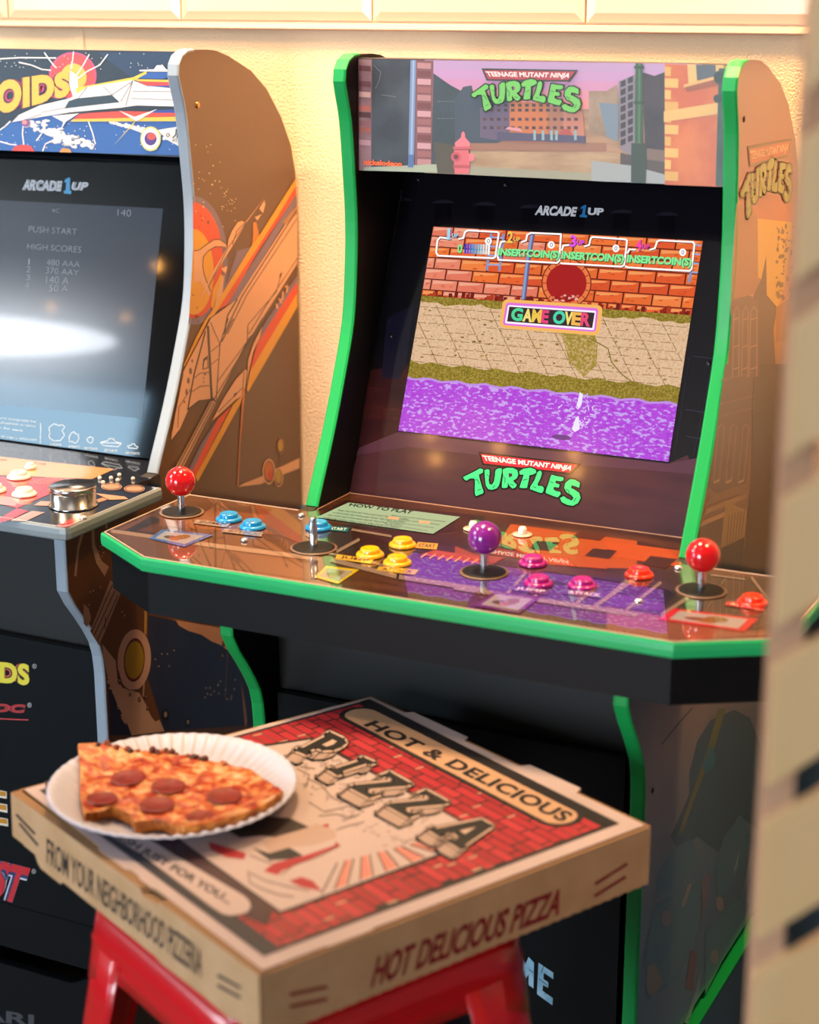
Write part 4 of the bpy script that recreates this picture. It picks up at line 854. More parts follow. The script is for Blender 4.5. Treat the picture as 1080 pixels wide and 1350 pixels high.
# marquee
pm = PY(.137)
mb = MB(); mb.box(x0, x1, .137, .149, 1.2415, 1.3725, mk('#1c222c'))
C = lambda p: cr(0, 0, 4.32, p)
mb.poly(pm, C([(-400,690),(0,735),(70,690),(300,650),(900,690),(1030,690),(1040,885),(-400,845)]), mk('#2a569a'), 1)
mb.poly(pm, C([(560,300),(985,296),(1000,470),(760,450)]), mk('#20304c'), 1)
mb.poly(pm, C(ell(415,430,136,134,40)), mk('#b8446c'), 2); mb.poly(pm, C(ell(415,432,124,124,40)), mk('#d8403c'), 3); mb.poly(pm, C(ell(420,440,74,78,40)), mk('#cfa83c'), 4)
for a in ([(255,300),(290,350),(320,385)],[(420,295),(415,345),(405,390)],[(510,310),(470,380),(430,440)],[(615,310),(570,370),(500,405),(440,450)],[(110,355),(180,370),(240,395),(290,400)],[(0,335),(120,328),(320,330)],[(60,690),(30,720),(0,740)],[(135,690),(130,760),(140,850)],[(265,680),(240,760),(210,800)],[(505,690),(530,760),(545,820)],[(320,790),(260,820),(245,860)],[(0,805),(60,822),(95,825)]):
    mb.stroke(pm, C(a), 1.5, mk('#e2dede'), 5)
mb.poly(pm, C([(400,400),(440,430),(450,520),(420,560),(395,480)]), mk('#e2d8d8'), 5)
for word, TQ in (('ASTER', C([(-515,538),(-34,465),(-34,662),(-515,731)])), ('OIDS', C([(-20,463),(400,400),(402,545),(-20,660)]))):
    for c_, l_, b_ in (('#a8335c',7,.14),('#3a1c28',8,.10),('#dfa838',9,.07)): mb.text(pm, word, TQ, mk(c_), l_, bold=b_, space=1.12)
mb.poly(pm, C([(760,450),(985,455),(985,470),(800,468)]), mk('#d8b83c'), 6); mb.poly(pm, C([(785,462),(985,468),(985,487),(830,487)]), mk('#c83c34'), 7); mb.poly(pm, C([(830,487),(985,487),(985,500),(860,502)]), mk('#2c3c8c'), 7)
mb.poly(pm, C([(435,500),(760,440),(835,405),(840,418),(770,458),(520,520),(440,540)]), mk('#d8b83c'), 8)
mb.poly(pm, C([(795,398),(880,395),(895,372),(930,370),(950,395),(970,400),(970,408),(800,406)]), mk('#e4dcd8'), 10)
mb.poly(pm, C([(850,412),(965,412),(960,440),(930,450),(790,445)]), mk('#28509a'), 9)
mb.poly(pm, C([(72,695),(110,655),(230,600),(400,560),(500,495),(760,455),(850,490),(990,503),(1005,606),(780,600),(700,612),(400,640),(240,665)]), mk('#d9d2d0'), 10)
mb.poly(pm, C([(370,618),(395,575),(440,560),(640,540),(685,582),(520,600)]), mk('#28343c'), 11)
mb.poly(pm, C([(390,640),(700,612),(890,608),(1000,610),(1010,622),(860,628),(640,628),(440,650)]), mk('#1c2226'), 11)
for a in ([(500,495),(450,560)],[(590,490),(640,540)],[(640,540),(760,460)],[(690,580),(760,460),(720,600)],[(760,455),(850,492)],[(750,560),(1000,570)],[(760,520),(990,522)],[(240,640),(370,615)],[(150,680),(240,650)]): mb.stroke(pm, C(a), .7, mk('#5a5258'), 12)
mb.poly(pm, C([(460,645),(700,632),(1010,640),(1010,662),(780,668),(420,678)]), mk('#c8402c'), 9); mb.poly(pm, C([(420,678),(1015,664),(1018,690),(400,692)]), mk('#d8b03c'), 8); mb.poly(pm, C([(880,622),(1008,624),(1008,642),(860,642)]), mk('#2c3c8c'), 10)
for q in ([(300,660),(455,645),(380,692),(350,740),(365,695)],[(680,628),(770,665),(900,620),(800,680),(780,690)]): mb.poly(pm, C(q), mk('#d9d2d0'), 12)
mb.poly(pm, C([(780,680),(650,830),(770,700)]), mk('#d8c04c'), 12)
for k in range(90):
    t = random.random(); x = 160+t*420+random.uniform(-40,60); y = 690+t*190+random.uniform(-24,30)
    if y < 846: mb.poly(pm, C(ell(x, y, random.uniform(8,26), random.uniform(6,16), 7)), mk('#d6d0cc'), 4)
for k in range(60):
    t = random.random(); x = 620+t*400; y = 690+t*90+random.uniform(-8,40)*t; mb.poly(pm, C(ell(x, y, random.uniform(6,22), random.uniform(5,14), 7)), mk('#d6d0cc'), 4)
mb.poly(pm, C([(900,740),(1022,720),(1030,838),(960,800)]), mk('#d6d0cc'), 5)
for k in range(70):
    x = random.uniform(0,1000); y = random.choice([random.uniform(300,400), random.uniform(700,860)]); mb.poly(pm, C(ell(x, y, 2.6, 2.6, 6)), mk('#e8e4e0'), 5)
for k in range(18): x = random.uniform(250,560); y = random.uniform(740,860); mb.poly(pm, C(ell(x, y, 6, 6, 10)), mk('#20283c'), 6); mb.poly(pm, C(ell(x, y, 4, 4, 10)), mk('#c8c4c4'), 7)
mb.poly(pm, C(ell(862,790,58,70,32)), mk('#cfc46a'), 12); mb.poly(pm, C(ell(862,790,50,61,32)), mk('#e8e2dc'), 13); mb.poly(pm, C(ell(862,790,35,38,28)), mk('#4a2c78'), 14); mb.poly(pm, C(ell(868,776,24,20,20)), mk('#d04834'), 15)
mb.poly(pm, C([(70,858),(85,835),(130,822),(180,832),(200,862)]), mk('#c8382c'), 8); mb.poly(pm, C([(340,866),(360,842),(400,848),(412,868)]), mk('#c8863c'), 9)
mb.poly(pm, C(ell(150,700,24,22,20)), mk('#7a4c8c'), 12); mb.poly(pm, C(ell(145,696,14,12,16)), mk('#d8806c'), 13)
for a in ([(1008,735),(1006,765),(988,785)],[(1014,735),(1014,785)],[(1020,735),(1022,765),(1036,782)]): mb.stroke(pm, C(a), 1.4, mk('#26222c'), 14)
mb.text(pm, 'ATARI', C([(984,790),(1052,792),(1052,808),(984,806)]), mk('#26222c'), 14)
mb.stroke(pm, C(ell(960,768,9,9,12)), .8, mk('#26222c'), 14, True)
mb.build('marquee', L0)
# bezel + dim screen
nb = Plane((LX-.069, .096, .902), (0, -1, .245), .0001); yb = lambda z: .096+(z-.902)*.245
mb = MB(); z0, z1 = .852, 1.245
mb.slab([(x0, yb(z0), z0), (x1, yb(z0), z0), (x1, yb(z1), z1), (x0, yb(z1), z1)], (0, .006, 0), M('#0a0c10', .05, spec=.5, coat=.5, crough=.02))
A = lambda p: cr(0, 220, 4.5, p)
lg = M('#a9adb4', .4)
for bo, c, l in ((.10,'#c8ccd2',2),(.075,'#15171c',3),(.035,'#a4a8b0',4)):
    m_ = M(c, .4)
    mb.text(nb, 'ARCADE', A([(136,74),(372,84),(368,146),(132,138)]), m_, l, bold=bo, shear=.15); mb.text(nb, 'UP', A([(428,90),(528,92),(518,142),(424,138)]), m_, l, bold=bo, shear=.15)
mb.poly(nb, A([(385,78),(405,64),(418,66),(416,140),(424,142),(424,162),(380,158),(380,142),(390,140),(394,92),(384,94)]), M('#1f7fae', .4), 5)
B = lambda p: cr(60, 560, 5.4, p)
ln = M('#c4ccd4', .4)
for pts in ([(25,20),(60,-8),(90,5),(125,0),(138,20),(118,42),(136,75),(108,112),(62,116),(25,90),(32,60)],[(170,85),(185,60),(200,48),(212,60),(235,70),(238,100),(225,125),(205,130),(190,118),(170,120)],[(298,98),(318,86),(340,92),(338,120),(322,132),(300,118)],
            [(392,126),(445,112),(455,98),(485,100),(495,118),(540,132),(520,156),(415,148)],[(583,152),(610,145),(620,135),(635,138),(640,150),(660,158),(650,170),(595,165)]): mb.stroke(nb, B(pts), .9, ln, 2, True)
mb.stroke(nb, B([(392,126),(540,132)]), .8, ln, 2)
for t, q in (('20 POINTS',[(32,130),(115,135),(115,150),(32,145)]),('50 POINTS',[(163,145),(245,152),(245,167),(163,160)]),('100 POINTS',[(278,158),(370,165),(370,181),(278,174)]),('200 POINTS',[(418,172),(512,178),(512,194),(418,188)]),('1000 POINTS',[(568,190),(670,198),(670,214),(568,206)])):
    mb.text(nb, t, B(q), ln, 2, bold=.01)
mb.stroke(nb, [(54,557.5),(53.5,585)], .8, ln, 2)
for k, t in enumerate(('be used in emergencies but','chance of explosion on reentry','given for each','','supply of ships is exhausted')):
    if t: mb.text(nb, t, [(-14,548+k*6),(48-(k == 2)*18,554.5+k*6),(48-(k == 2)*18,558+k*6),(-14,551.5+k*6)], ln, 2)
mb.build('bezel', L0)
mb = MB(); dm = M('#4a5666', .14, emit=.62, spec=.5, coat=.3)
hd = homography([(0,0),(1,0),(1,1),(0,1)], [(-58,261),(215,275),(188,552),(-80,525)])
mb.poly(nb, [(-58,261),(215,275),(188,552),(-80,525)], dm, 2)
tx = M('#aab4c2', .3, emit=.55)
for t, q in (('4C',[(308,248),(355,250),(354,272),(308,270)]),('140',[(700,252),(780,255),(776,295),(698,290)]),('PUSH START',[(175,350),(458,368),(455,403),(170,386)]),('HIGH SCORES',[(165,455),(485,473),(480,510),(162,486)]),
             ('1',[(170,545),(178,545),(176,580),(168,580)]),('480 AAA',[(280,548),(475,562),(472,595),(276,583)]),('2',[(158,590),(182,590),(180,625),(155,625)]),('370 AAY',[(276,595),(468,612),(464,645),(272,632)]),('3',[(155,640),(180,640),(178,672),(152,672)]),('140 A',[(278,645),(410,655),(406,695),(274,690)]),('4',[(150,685),(175,685),(172,720),(148,720)]),('50 A',[(295,700),(405,705),(402,740),(290,738)])):
    mb.text(nb, t, A(q), tx, 3, bold=-.018)
mb.build('game_screen', L0)
# control deck
DX = -.2055; DF = -.220
mb = MB()
o = [(LX-W-.037, DF), (DX-.008, DF), (DX-.002, DF+.002), (DX, DF+.008), (DX, -.025), (LX+.0008, -.025), (LX+.0008, .03), (x1-.001, .03), (x1-.001, yb(.85)-.001), (x0+.001, yb(.85)-.001), (x0+.001, .03), (LX-W-.037, .03)]
mb.slab([(x, y, DZ) for x, y in o], (0, 0, -.0165), dk('#11141f', h2='#171a28', vscale=20))
E_ = lambda p: cr(0, 590, 4.5, p)
pz = PZ(DZ)
mb.poly(pz, E_([(-500,20),(0,55),(680,128),(545,188),(0,165),(-500,140)]), dk('#d89a62'), 2)
mb.poly(pz, E_([(-500,140),(0,172),(370,186),(290,280),(100,362),(0,335),(-500,300)]), dk('#bc1c1c'), 3)
for q, c in (([(200,345),(240,320),(400,325),(500,352),(455,378),(330,350)],'#c89c88'),([(-80,400),(0,420),(100,362),(170,378),(60,432),(-80,470)],'#bc1c28'),([(60,435),(190,378),(268,386),(150,440)],'#b89c98'),([(330,470),(420,425),(520,415),(400,475)],'#bc1c28'),
             ([(560,272),(740,293),(762,308),(650,312)],'#d8a07c'),([(0,290),(120,300),(90,350),(0,340)],'#b08c88'),([(500,330),(610,300),(640,310),(540,345)],'#c8906c')): mb.poly(pz, E_(q), dk(c), 4)
for e in ((662,234,62,22),(797,246,62,22)): mb.poly(pz, E_(ell(*e)), dk('#c8987c'), 4); mb.stroke(pz, E_(ell(e[0],e[1],54,17)), .8, dk('#2a2030'), 5, True)
for k in range(5): mb.text(pz, 'FIRE THRUST HYPERSPACE', [(60-k*5,629+k*1.8),(100-k*4,632+k*1.8),(99-k*4,633.5+k*1.8),(59-k*5,630.5+k*1.8)], dk('#e8a090'), 5)
mb.text(pz, '1 PLAYER  2 PLAYERS', E_([(180,82),(275,96),(270,108),(175,92)]), dk('#3a2018'), 5)
mb.text(pz, '2 PLAYERS', E_([(-60,66),(45,72),(42,82),(-62,76)]), dk('#3a2018'), 5)
ld = mb.build('control_deck', L0)
SM = M('#8f979b', .4, metal=.15, coat=.15)
edge_mould([(LX-W-.037, .03), (LX-W-.037, DF), (DX-.008, DF), (DX-.002, DF+.002), (DX, DF+.008), (DX, -.025)], DZ-.0165, DZ, SM).build('edge_trim', ld)
rim_line([(LX-W-.03, DF+.0015), (DX-.008, DF+.0015), (DX-.0015, DF+.008), (DX-.0015, -.0265)], .0009, M('#dcd8d4', .1, coat=.5)).build('acrylic_edge_glint', ld)  # painted light line on this deck's sheet edge as well
bk_ = PZ(DZ).P(97, 666.5)
b = MB(); STEEL = M('#c2bfba', .22, metal=1, h2='#a8a4a0', vscale=40)
b.lathe((bk_.x, bk_.y, DZ+.001), [(.0295, 0), (.0295, .0015), (.0275, .002), (.0275, .0165), (.0268, .0170), (.0268, .0178), (.0282, .0184), (.0282, .0238), (.0272, .0248), (1e-5, .0252)], STEEL, 48); b.build('spinner_knob', L0)
for px, r in (((32,651),.0155),((25,628.5),.0155),((-8,646),.0155)):
    button(px, WHT, r, parent=L0, lab='white button')
button((40,616), WHT, .008, .006, parent=L0, lab='small white button')
for px in ((110,684),):
    p = PZ(DZ).P(*px); b = MB(); b.lathe((p.x,p.y,DZ+.001), [(.0045,0),(.0045,.001),(.003,.0028),(1e-5,.003)], M('#e4e4e6', .15, metal=.8), 16); b.build('screw', ld)
for px in ((131.5,632),(146.5,632),(157.5,628),(155,635),(175.5,633),(136,638)):
    p = PZ(DZ).P(*px); b = MB(); b.ball((p.x, p.y, DZ+.002), .0026, M('#e8d8cc', .3, coat=.3), 12); b.build('indicator_stud', ld)
# front panels
YL = -.096
mb = MB(); mb.box(x0, x1, YL+.020, YL+.028, .64, .834, M('#060607', .6)); mb.build('upper_front_panel', L0)
mb = MB(); mb.box(x0, x1, YL, YL+.010, .2525, .6445, BLACKG)
pk = PY(YL); Z = lambda p: cr(0, 800, 2.455, p)
def otext(t, q, cols, bolds, l=2, **k):
    for c, bo in zip(cols, bolds): mb.text(pk, t, q, M(c, .45), l, bold=bo, **k); l += 1
otext('ASTEROIDS', Z([(-330,150),(96,185),(96,255),(-330,215)]), ['#c85a4c','#2a1414','#d8c83c'], [.12,.085,.05], space=1.05)
otext('MAJOR HAVOC', Z([(-380,300),(84,316),(84,352),(-380,330)]), ['#c8484a','#1a0c0c','#b03034'], [.075,.05,.02], shear=.15)
mb.stroke(pk, Z([(-380,345),(92,366)]), 1.3, M('#c8484a', .45), 3)
for q in ([(-30,1036),(9,1043.5),(9,1053),(-30,1046)],[(-30,1054),(9.5,1060.5),(10,1071.5),(-30,1064)],[(-30,1072),(10.5,1079.5),(11,1089.5),(-30,1082)]):
    mb.poly(pk, q, M('#d8ccc0', .4), 2); a = np.array(q); c = a.mean(0); mb.poly(pk, [tuple(p) for p in c+(a-c)*np.array([.95,.62])], M('#b8801c', .4), 3)
otext('TEMPEST', Z([(-280,750),(100,845),(60,965),(-300,850)]), ['#c8ccd8','#22305c','#b8242c'], [.11,.085,.035])
for p in (Z([(112,192)])[0], Z([(96,318)])[0], Z([(110,856)])[0]):
    mb.stroke(pk, ell(*p, 2.4, 2.8, 14), .6, M('#c8c8cc', .4), 3, True); mb.text(pk, 'R', [(p[0]-1,p[1]-1.5),(p[0]+1.2,p[1]-1.4),(p[0]+1.2,p[1]+1.6),(p[0]-1,p[1]+1.5)], M('#c8c8cc', .4), 3)
mb.build('lower_front_panel', L0)
RL = thing('cabinet_riser', 'black riser box with curved top edge under the left cabinet', 'riser', (LX-W/2, .14, FLOOR))
mb = MB(); yr = YL
out = [(x0, FLOOR+.001), (x1, FLOOR+.001), (x1, .172), (x1-.035, .173)]
for i in range(9): t = i/8; out.append((x1-.035-.045*t, .173-.016*(.5-.5*math.cos(math.pi*t))))
out += [(x0+.16, .157)]
for i in range(9): t = i/8; out.append((x0+.08-.045*t, .157+.016*(.5-.5*math.cos(math.pi*t))))
out += [(x0, .173)]
mb.slab([(x, yr, z) for x, z in out], (0, .012, 0), BLACKG)
mb.text(pk, 'ATARI', [(-90,1318),(45,1338),(45,1354),(-90,1334)], M('#3c3e44', .4), 2, bold=.03)
fixn(mb.build('front_panel', RL))
mb = MB(); mb.box(LX-.0155, LX-.0005, -.1065, .392, FLOOR+.001, .250, M('#15202c', .35, coat=.4)); mb.build('side_panel', RL)
mb = MB(); mb.box(LX-W+.0005, LX-W+.0155, -.1065, .392, FLOOR+.001, .250, M('#15202c', .35, coat=.4)); mb.build('side_panel', RL)
mb = MB(); mb.box(x0, x1, YL, YL+.010, .185, .2515, BLACKG); mb.build('upper_front_panel', RL)

# =================================================================== STOOL
BT = .700
def bp(u, v, z=BT): return PZ(z).P(u, v)
bA, bB, bC, bD = bp(345,1283), bp(26,1040), bp(490,917), bp(857,1088)   # near, left, far, right
BCEN = (bA+bB+bC+bD)/4
eu = ((bD-bA)+(bC-bB)).normalized(); ev = (bB-bA).normalized(); ev = (ev-eu*ev.dot(eu)).normalized()   # eu: along right side, ev: along left front
SZ = .6385
ST = thing('metal_stool', 'glossy red metal stool with splayed legs carrying the pizza box', 'stool', (BCEN.x, BCEN.y, FLOOR))
SR = M('#c00714', .28, coat=.5, crough=.1)
sc = Vector((.283, -.530, 0))
def rsq(h, r, z, n=6, skew=None):
    out = []
    for sx, sy, a0 in ((1,1,0),(-1,1,90),(-1,-1,180),(1,-1,270)):
        for i in range(n+1):
            a = math.radians(a0+90*i/n); u = sx*(h-r)+r*math.cos(a); v = sy*(h-r)+r*math.sin(a)
            out.append(sc+eu*u+ev*v+Vector((0, 0, z)))
    return out
mb = MB(); rings = [rsq(.120,.03,SZ), rsq(.144,.04,SZ-.001), rsq(.151,.045,SZ-.006), rsq(.153,.047,SZ-.016)]
n = len(rings[0])
mb.add([v for r in rings for v in r], [(i*n+j, i*n+(j+1) % n, (i+1)*n+(j+1) % n, (i+1)*n+j) for i in range(3) for j in range(n)], SR, True); mb.add(rings[0], [tuple(range(n))], SR)
seat = mb.build('seat', ST)
# skirt with arch cut-outs, embossed line
mb = MB(); ts = [0,.35,.42,.49,.7,1.0]; bul = [0,.0006,.0022,.0010,.0010,.0012]
def sk_bottom(p):
    d = p-sc; u, v = abs(d.dot(eu)), abs(d.dot(ev)); q = min(u, v)/.155
    return .050+.045*max(0, (q-.35)/.65)**1.6
bs = rsq(.1515,.047,0,6); base_ring = []
for i in range(len(bs)):   # subdivide the straight sides so the arch shows
    a, b = bs[i], bs[(i+1) % len(bs)]; m_ = 14 if (b-a).length > .05 else 1
    for q in range(m_): base_ring.append(a.lerp(b, q/m_))
n2 = len(base_ring); V = []
for t_, bu in zip(ts, bul):
    for p in base_ring:
        dp = sk_bottom(p)*t_; d = (p-sc); V.append(sc+d*(1+(dp*.115+bu)/.1515)+Vector((0, 0, SZ-.012-dp)))
mb.add(V, [(i*n2+j, i*n2+(j+1) % n2, (i+1)*n2+(j+1) % n2, (i+1)*n2+j) for i in range(len(ts)-1) for j in range(n2)], SR, True)
sk = mb.build('skirt', ST); s_ = sk.modifiers.new('thick', 'SOLIDIFY'); s_.thickness = .0018
def leg(sx, sy):
    """Tolix-style leg: folded sheet wrapped around the corner, tapering and splaying out"""
    mb = MB(); rows = []; zt, zb = SZ-.045, FLOOR+.012
    for i in range(13):
        t = i/12; z = zt+(zb-zt)*t; h = .1572+(.225-.1572)*t; wd = .020+.034*(1-t); r = .045*(1-t)+.014
        row = []
        cu, cv = sx*h, sy*h
        row.append((cu-sx*(r+wd*.62), cv)); row.append((cu-sx*(r+wd*.3), cv))
        for k in range(7):
            a = math.pi/2*k/6; row.append((cu-sx*r+sx*r*math.sin(a), cv-sy*r+sy*r*math.cos(a)))
        row.append((cu, cv-sy*(r+wd*.3))); row.append((cu, cv-sy*(r+wd*.62)))
        rows.append([sc+eu*u+ev*v+Vector((0, 0, z)) for u, v in row])
    k = len(rows[0]); mb.add([p for r in rows for p in r], [(i*k+j, i*k+j+1, (i+1)*k+j+1, (i+1)*k+j) for i in range(12) for j in range(k-1)], SR, True)
    l = mb.build('leg', ST); m = l.modifiers.new('thick', 'SOLIDIFY'); m.thickness = .002
    mb = MB(); c = sc+eu*(sx*.214)+ev*(sy*.214)+Vector((0, 0, FLOOR)); mb.lathe(c, [(.018, .0005), (.020, .008), (.018, .022), (.006, .024)], M('#1c1a1a', .6), 16); mb.build('rubber_foot', l)
for a in (1,-1):
    for b in (1,-1): leg(a, b)
mb = MB()   # cross brace under the seat
for s in (1,-1): mb.obox(sc+Vector((0, 0, SZ-.20)), (eu+ev*s)*.125, (ev-eu*s).normalized()*.010, (0, 0, .0012), SR)
mb.build('cross_brace', ST)

# =================================================================== PIZZA BOX
PB = thing('pizza_box', 'square cardboard pizza box printed with red brick pattern, lying on the red stool', 'pizza box', (BCEN.x, BCEN.y, SZ))
CARD = M('#b8926c', .7, bump=.1, bscale=700, h2='#ae8860', vscale=30); CARDT = M('#b5a2a0', .55, h2='#af9c98', vscale=14)
CARDE = M('#8c6844', .8)
pt_ = PZ(BT); pt_.step = .00012
B0 = SZ+.0012
mb = MB()
tb = [bA, bD, bC, bB]; 
def lift(p, z): return Vector((p.x, p.y, z))
ins = .0035
cen = BCEN
lid = [lift(p+(cen-p).normalized()*ins*1.3, BT) for p in (bA, bD, bC, bB)]
# the lid: flat sheet with small notches and tabs along its edges
def edge(a, b, feats):
    """points from a to b; feats = list of (t0, t1, out) tabs pushed sideways"""
    d = (b-a); n = Vector((d.y, -d.x, 0)).normalized(); o = [a]
    for t0, t1, h in feats: o += [a+d*t0, a+d*(t0+.012)+n*h, a+d*(t1-.012)+n*h, a+d*t1]
    return o
lo = edge(lid[0], lid[1], [(.14,.26,.002)])+edge(lid[1], lid[2], [(.22,.42,.011),(.62,.86,.009)])+edge(lid[2], lid[3], [(.1,.16,.0015),(.3,.36,.0015)])+edge(lid[3], lid[0], [(.36,.50,.0035),(.53,.6,.002)])
mb.slab(lo, (0, 0, -.003), CARDT, CARDE)
U = homography([(0,0),(1,0),(1,1),(0,1)], [(487,922),(816.5,1086),(348,1261),(52,1042)])   # u along the HOT side, v towards the viewer
BQ = lambda pts: [U(x, y) for x, y in pts]
ink = lambda h: M(h, .5, coat=.05)
BK = ink('#1e1a1c'); RD = ink('#9c1f2a'); CRM = ink('#b39f9a'); DKR = ink('#5c1418')
mb.poly(pt_, BQ([(0,0),(1,0),(1,1),(0,1)]), BK, 1)
random.seed(11)
rows_ = 22
def fill_bricks(u0, u1, v0, v1, rh=.030, bw=.085, l=2):
    v = v0; r = 0
    while v < v1-.004:
        ve = min(v+rh-.004, v1); u = u0-(r % 2)*bw*.5-random.uniform(0,.02)
        while u < u1:
            w_ = bw*random.uniform(.8,1.25); a, b = max(u, u0), min(u+w_-.006, u1)
            if b-a > .01:
                mb.poly(pt_, BQ([(a,v),(b,v),(b,ve),(a,ve)]), random.choice([RD, ink('#a4242e'), ink('#921c26'), ink('#aa2a32')]), l)
                if random.random() < .22: mb.poly(pt_, BQ([(b+.001,v),(min(b+.008,u1),v),(min(b+.008,u1),ve),(b+.001,ve)]), ink('#b89a80'), l)
            u += w_
        if random.random() < .4: mb.poly(pt_, BQ([(u0,ve+.001),(u1,ve+.001),(u1,ve+.0022),(u0,ve+.0022)]), ink('#8a6a54'), l)
        v += rh; r += 1
fill_bricks(.012, .985, .045, .985)
# dark bands next to the two caption capsules
mb.poly(pt_, BQ([(0,0),(1,0),(1,.030),(0,.030)]), BK, 4)
def capsule(u0, u1, v0, v1, grow, m, l):
    r = (v1-v0)/2; c = (v0+v1)/2; o = []
    for i in range(13): a = -math.pi/2+math.pi*i/12; o.append((u1-r*.9+math.cos(a)*(r*.9+grow), c+math.sin(a)*(r+grow)))
    for i in range(13): a = math.pi/2+math.pi*i/12; o.append((u0+r*.9+math.cos(a)*(r*.9+grow), c+math.sin(a)*(r+grow)))
    mb.poly(pt_, BQ(o), m, l)
capsule(.04, .925, .040, .135, .015, BK, 5); capsule(.04, .925, .040, .135, 0, ink('#b89070'), 6)
mb.text(pt_, 'HOT & DELICIOUS', [(491,948.5),(757,1074),(744,1087),(478,957)], BK, 7, bold=.036, shear=.2, space=1.06)
mb.poly(pt_, BQ([(0,.956),(1,.956),(1,1),(0,1)]), ink('#20222c'), 4)
mb.poly(pt_, [(60,1030),(150,1060),(242,1108),(360,1201),(352,1222),(330,1212),(180,1105),(60,1048)], ink('#3a1e26'), 5)
cap = [(70,1045),(110,1058),(185,1100),(231.5,1129),(322,1182),(329,1189),(331,1197),(326,1204),(316,1207),(304,1208.5),(293,1206),(279,1197),(187,1128),(110,1080),(70,1062)]
cc_ = np.mean(cap, 0)
mb.stroke(pt_, cap, 4, ink('#241e22'), 6, True); mb.poly(pt_, cap, CRM, 7)
mb.text(pt_, 'BAKED FRESH JUST FOR YOU...', [(92,1058),(309,1186),(299,1196),(80,1066)], BK, 8, bold=.035)
# picture field
mb.poly(pt_, [(200,1078),(239,1112),(369,1206),(604,1121),(640,1100),(410,973),(330,985)], ink('#1a1618'), 6)
mb.poly(pt_, [(203,1078),(243,1112),(370,1202.5),(598,1119.5),(634,1099),(408,976),(332,988)], CRM, 7)
H = lambda p: cr(200, 950, 3.857, p)
for pts, c in (([(290,620),(480,680),(470,710),(380,700),(300,660)],RD),([(510,650),(600,680),(700,650),(770,690),(700,710),(600,715)],BK),([(570,770),(620,730),(780,690),(930,640),(940,620),(955,640),(780,720),(660,770),(640,790)],RD),
               ([(700,820),(760,800),(820,820),(866,872),(760,850)],RD),([(855,540),(900,528),(900,552),(868,566)],RD),([(380,560),(560,490),(700,500),(800,545),(640,600),(560,590),(450,600)],ink('#2a201c')),  # dark brown patch: printed hair plus the plate's shadow, painted in
               ([(560,620),(650,590),(760,560),(840,530),(930,560),(940,600),(820,640),(700,650),(600,680)],ink('#ab9084'))):
    mb.poly(pt_, H(pts), c, 8)
sk_ = ink('#4a3a36')
for pts in ([(490,770),(500,830),(560,860),(640,890),(720,900)],[(500,780),(580,820),(700,850),(800,870)],[(660,790),(720,740),(840,700),(960,640)],[(500,690),(600,730),(620,700)],[(940,560),(1000,540),(1080,520)],[(800,420),(880,470),(1000,440),(1080,470)],[(790,300),(860,330),(920,400),(1010,430)],
            [(740,250),(800,280),(790,340)],[(850,490),(940,480),(1000,500),(1060,480)],[(700,180),(760,240),(830,250)]): mb.stroke(pt_, H(pts), 1.3, sk_, 8)
random.seed(5)
for k in range(150):   # scribbled filling of the drawing
    x = random.uniform(400,600); y = 985+(x-400)*.62+random.uniform(-18,62)
    if y > 1185-(x-380)*.34: continue
    a = random.uniform(0,3.1); L_ = random.uniform(3,8); mb.stroke(pt_, [(x,y),(x+math.cos(a)*L_,y+math.sin(a)*L_*.5),(x+math.cos(a+.8)*L_*1.4,y+math.sin(a+.8)*L_*.8)], .8, ink('#6e5a54'), 8)
o_ = (462,1105)   # rays fanning out to the brick border
tips = [(424,1181),(441,1175),(458,1169),(475,1163),(492,1157),(509,1151),(526,1145),(543,1139),(560,1133),(577,1127),(592,1120)]
for i, t_ in enumerate(tips[:-1]):
    b_ = tips[i+1]; f = .45
    s0 = (o_[0]+(t_[0]-o_[0])*f+i*3, o_[1]+(t_[1]-o_[1])*f); s1 = (o_[0]+(b_[0]-o_[0])*f+i*3, o_[1]+(b_[1]-o_[1])*f)
    if i % 2: mb.poly(pt_, [s0, s1, (b_[0]-2,b_[1]-1), (t_[0]-1,t_[1]-1)], ink('#c47a6c'), 8)
    mb.stroke(pt_, [s0, (t_[0],t_[1]-1)], 1.6, BK, 9)
# PIZZA: block letters, cream outline, dark face
GLY = dict(P=([(0,0),(.55,0),(.55,.12),(.42,.12),(.42,.35),(.7,.35),(.95,.5),(1,.7),(.9,.9),(.65,1),(0,1),(0,.88),(.1,.88),(.1,.12),(0,.12)], [(.42,.52),(.62,.52),(.68,.66),(.62,.82),(.42,.82)]),
    I=([(0,0),(1,0),(1,.14),(.75,.14),(.75,.86),(1,.86),(1,1),(0,1),(0,.86),(.25,.86),(.25,.14),(0,.14)], None),
    Z=([(0,0),(1,0),(1,.3),(.86,.3),(.84,.16),(.42,.16),(1,.86),(1,1),(.04,1),(.04,.72),(.18,.72),(.2,.84),(.58,.84),(0,.14)], None),
    A=([(0,0),(.42,0),(.42,.12),(.34,.12),(.38,.28),(.64,.28),(.68,.12),(.58,.12),(.58,0),(1.05,0),(1.05,.12),(.96,.12),(.68,1),(.36,1),(.08,.12),(0,.12)], [(.43,.42),(.61,.42),(.52,.75)]))
lt = [('P',(390,991),(418,1002),(462,981),(434,968)),('I',(432,1016),(446,1024),(494,1008),(478,1001)),('Z',(462,1040),(488,1054),(541,1036),(512,1020)),('Z',(511,1064),(540,1080),(590,1060),(560,1044)),('A',(566,1096),(606,1120),(662,1100),(618,1074))]
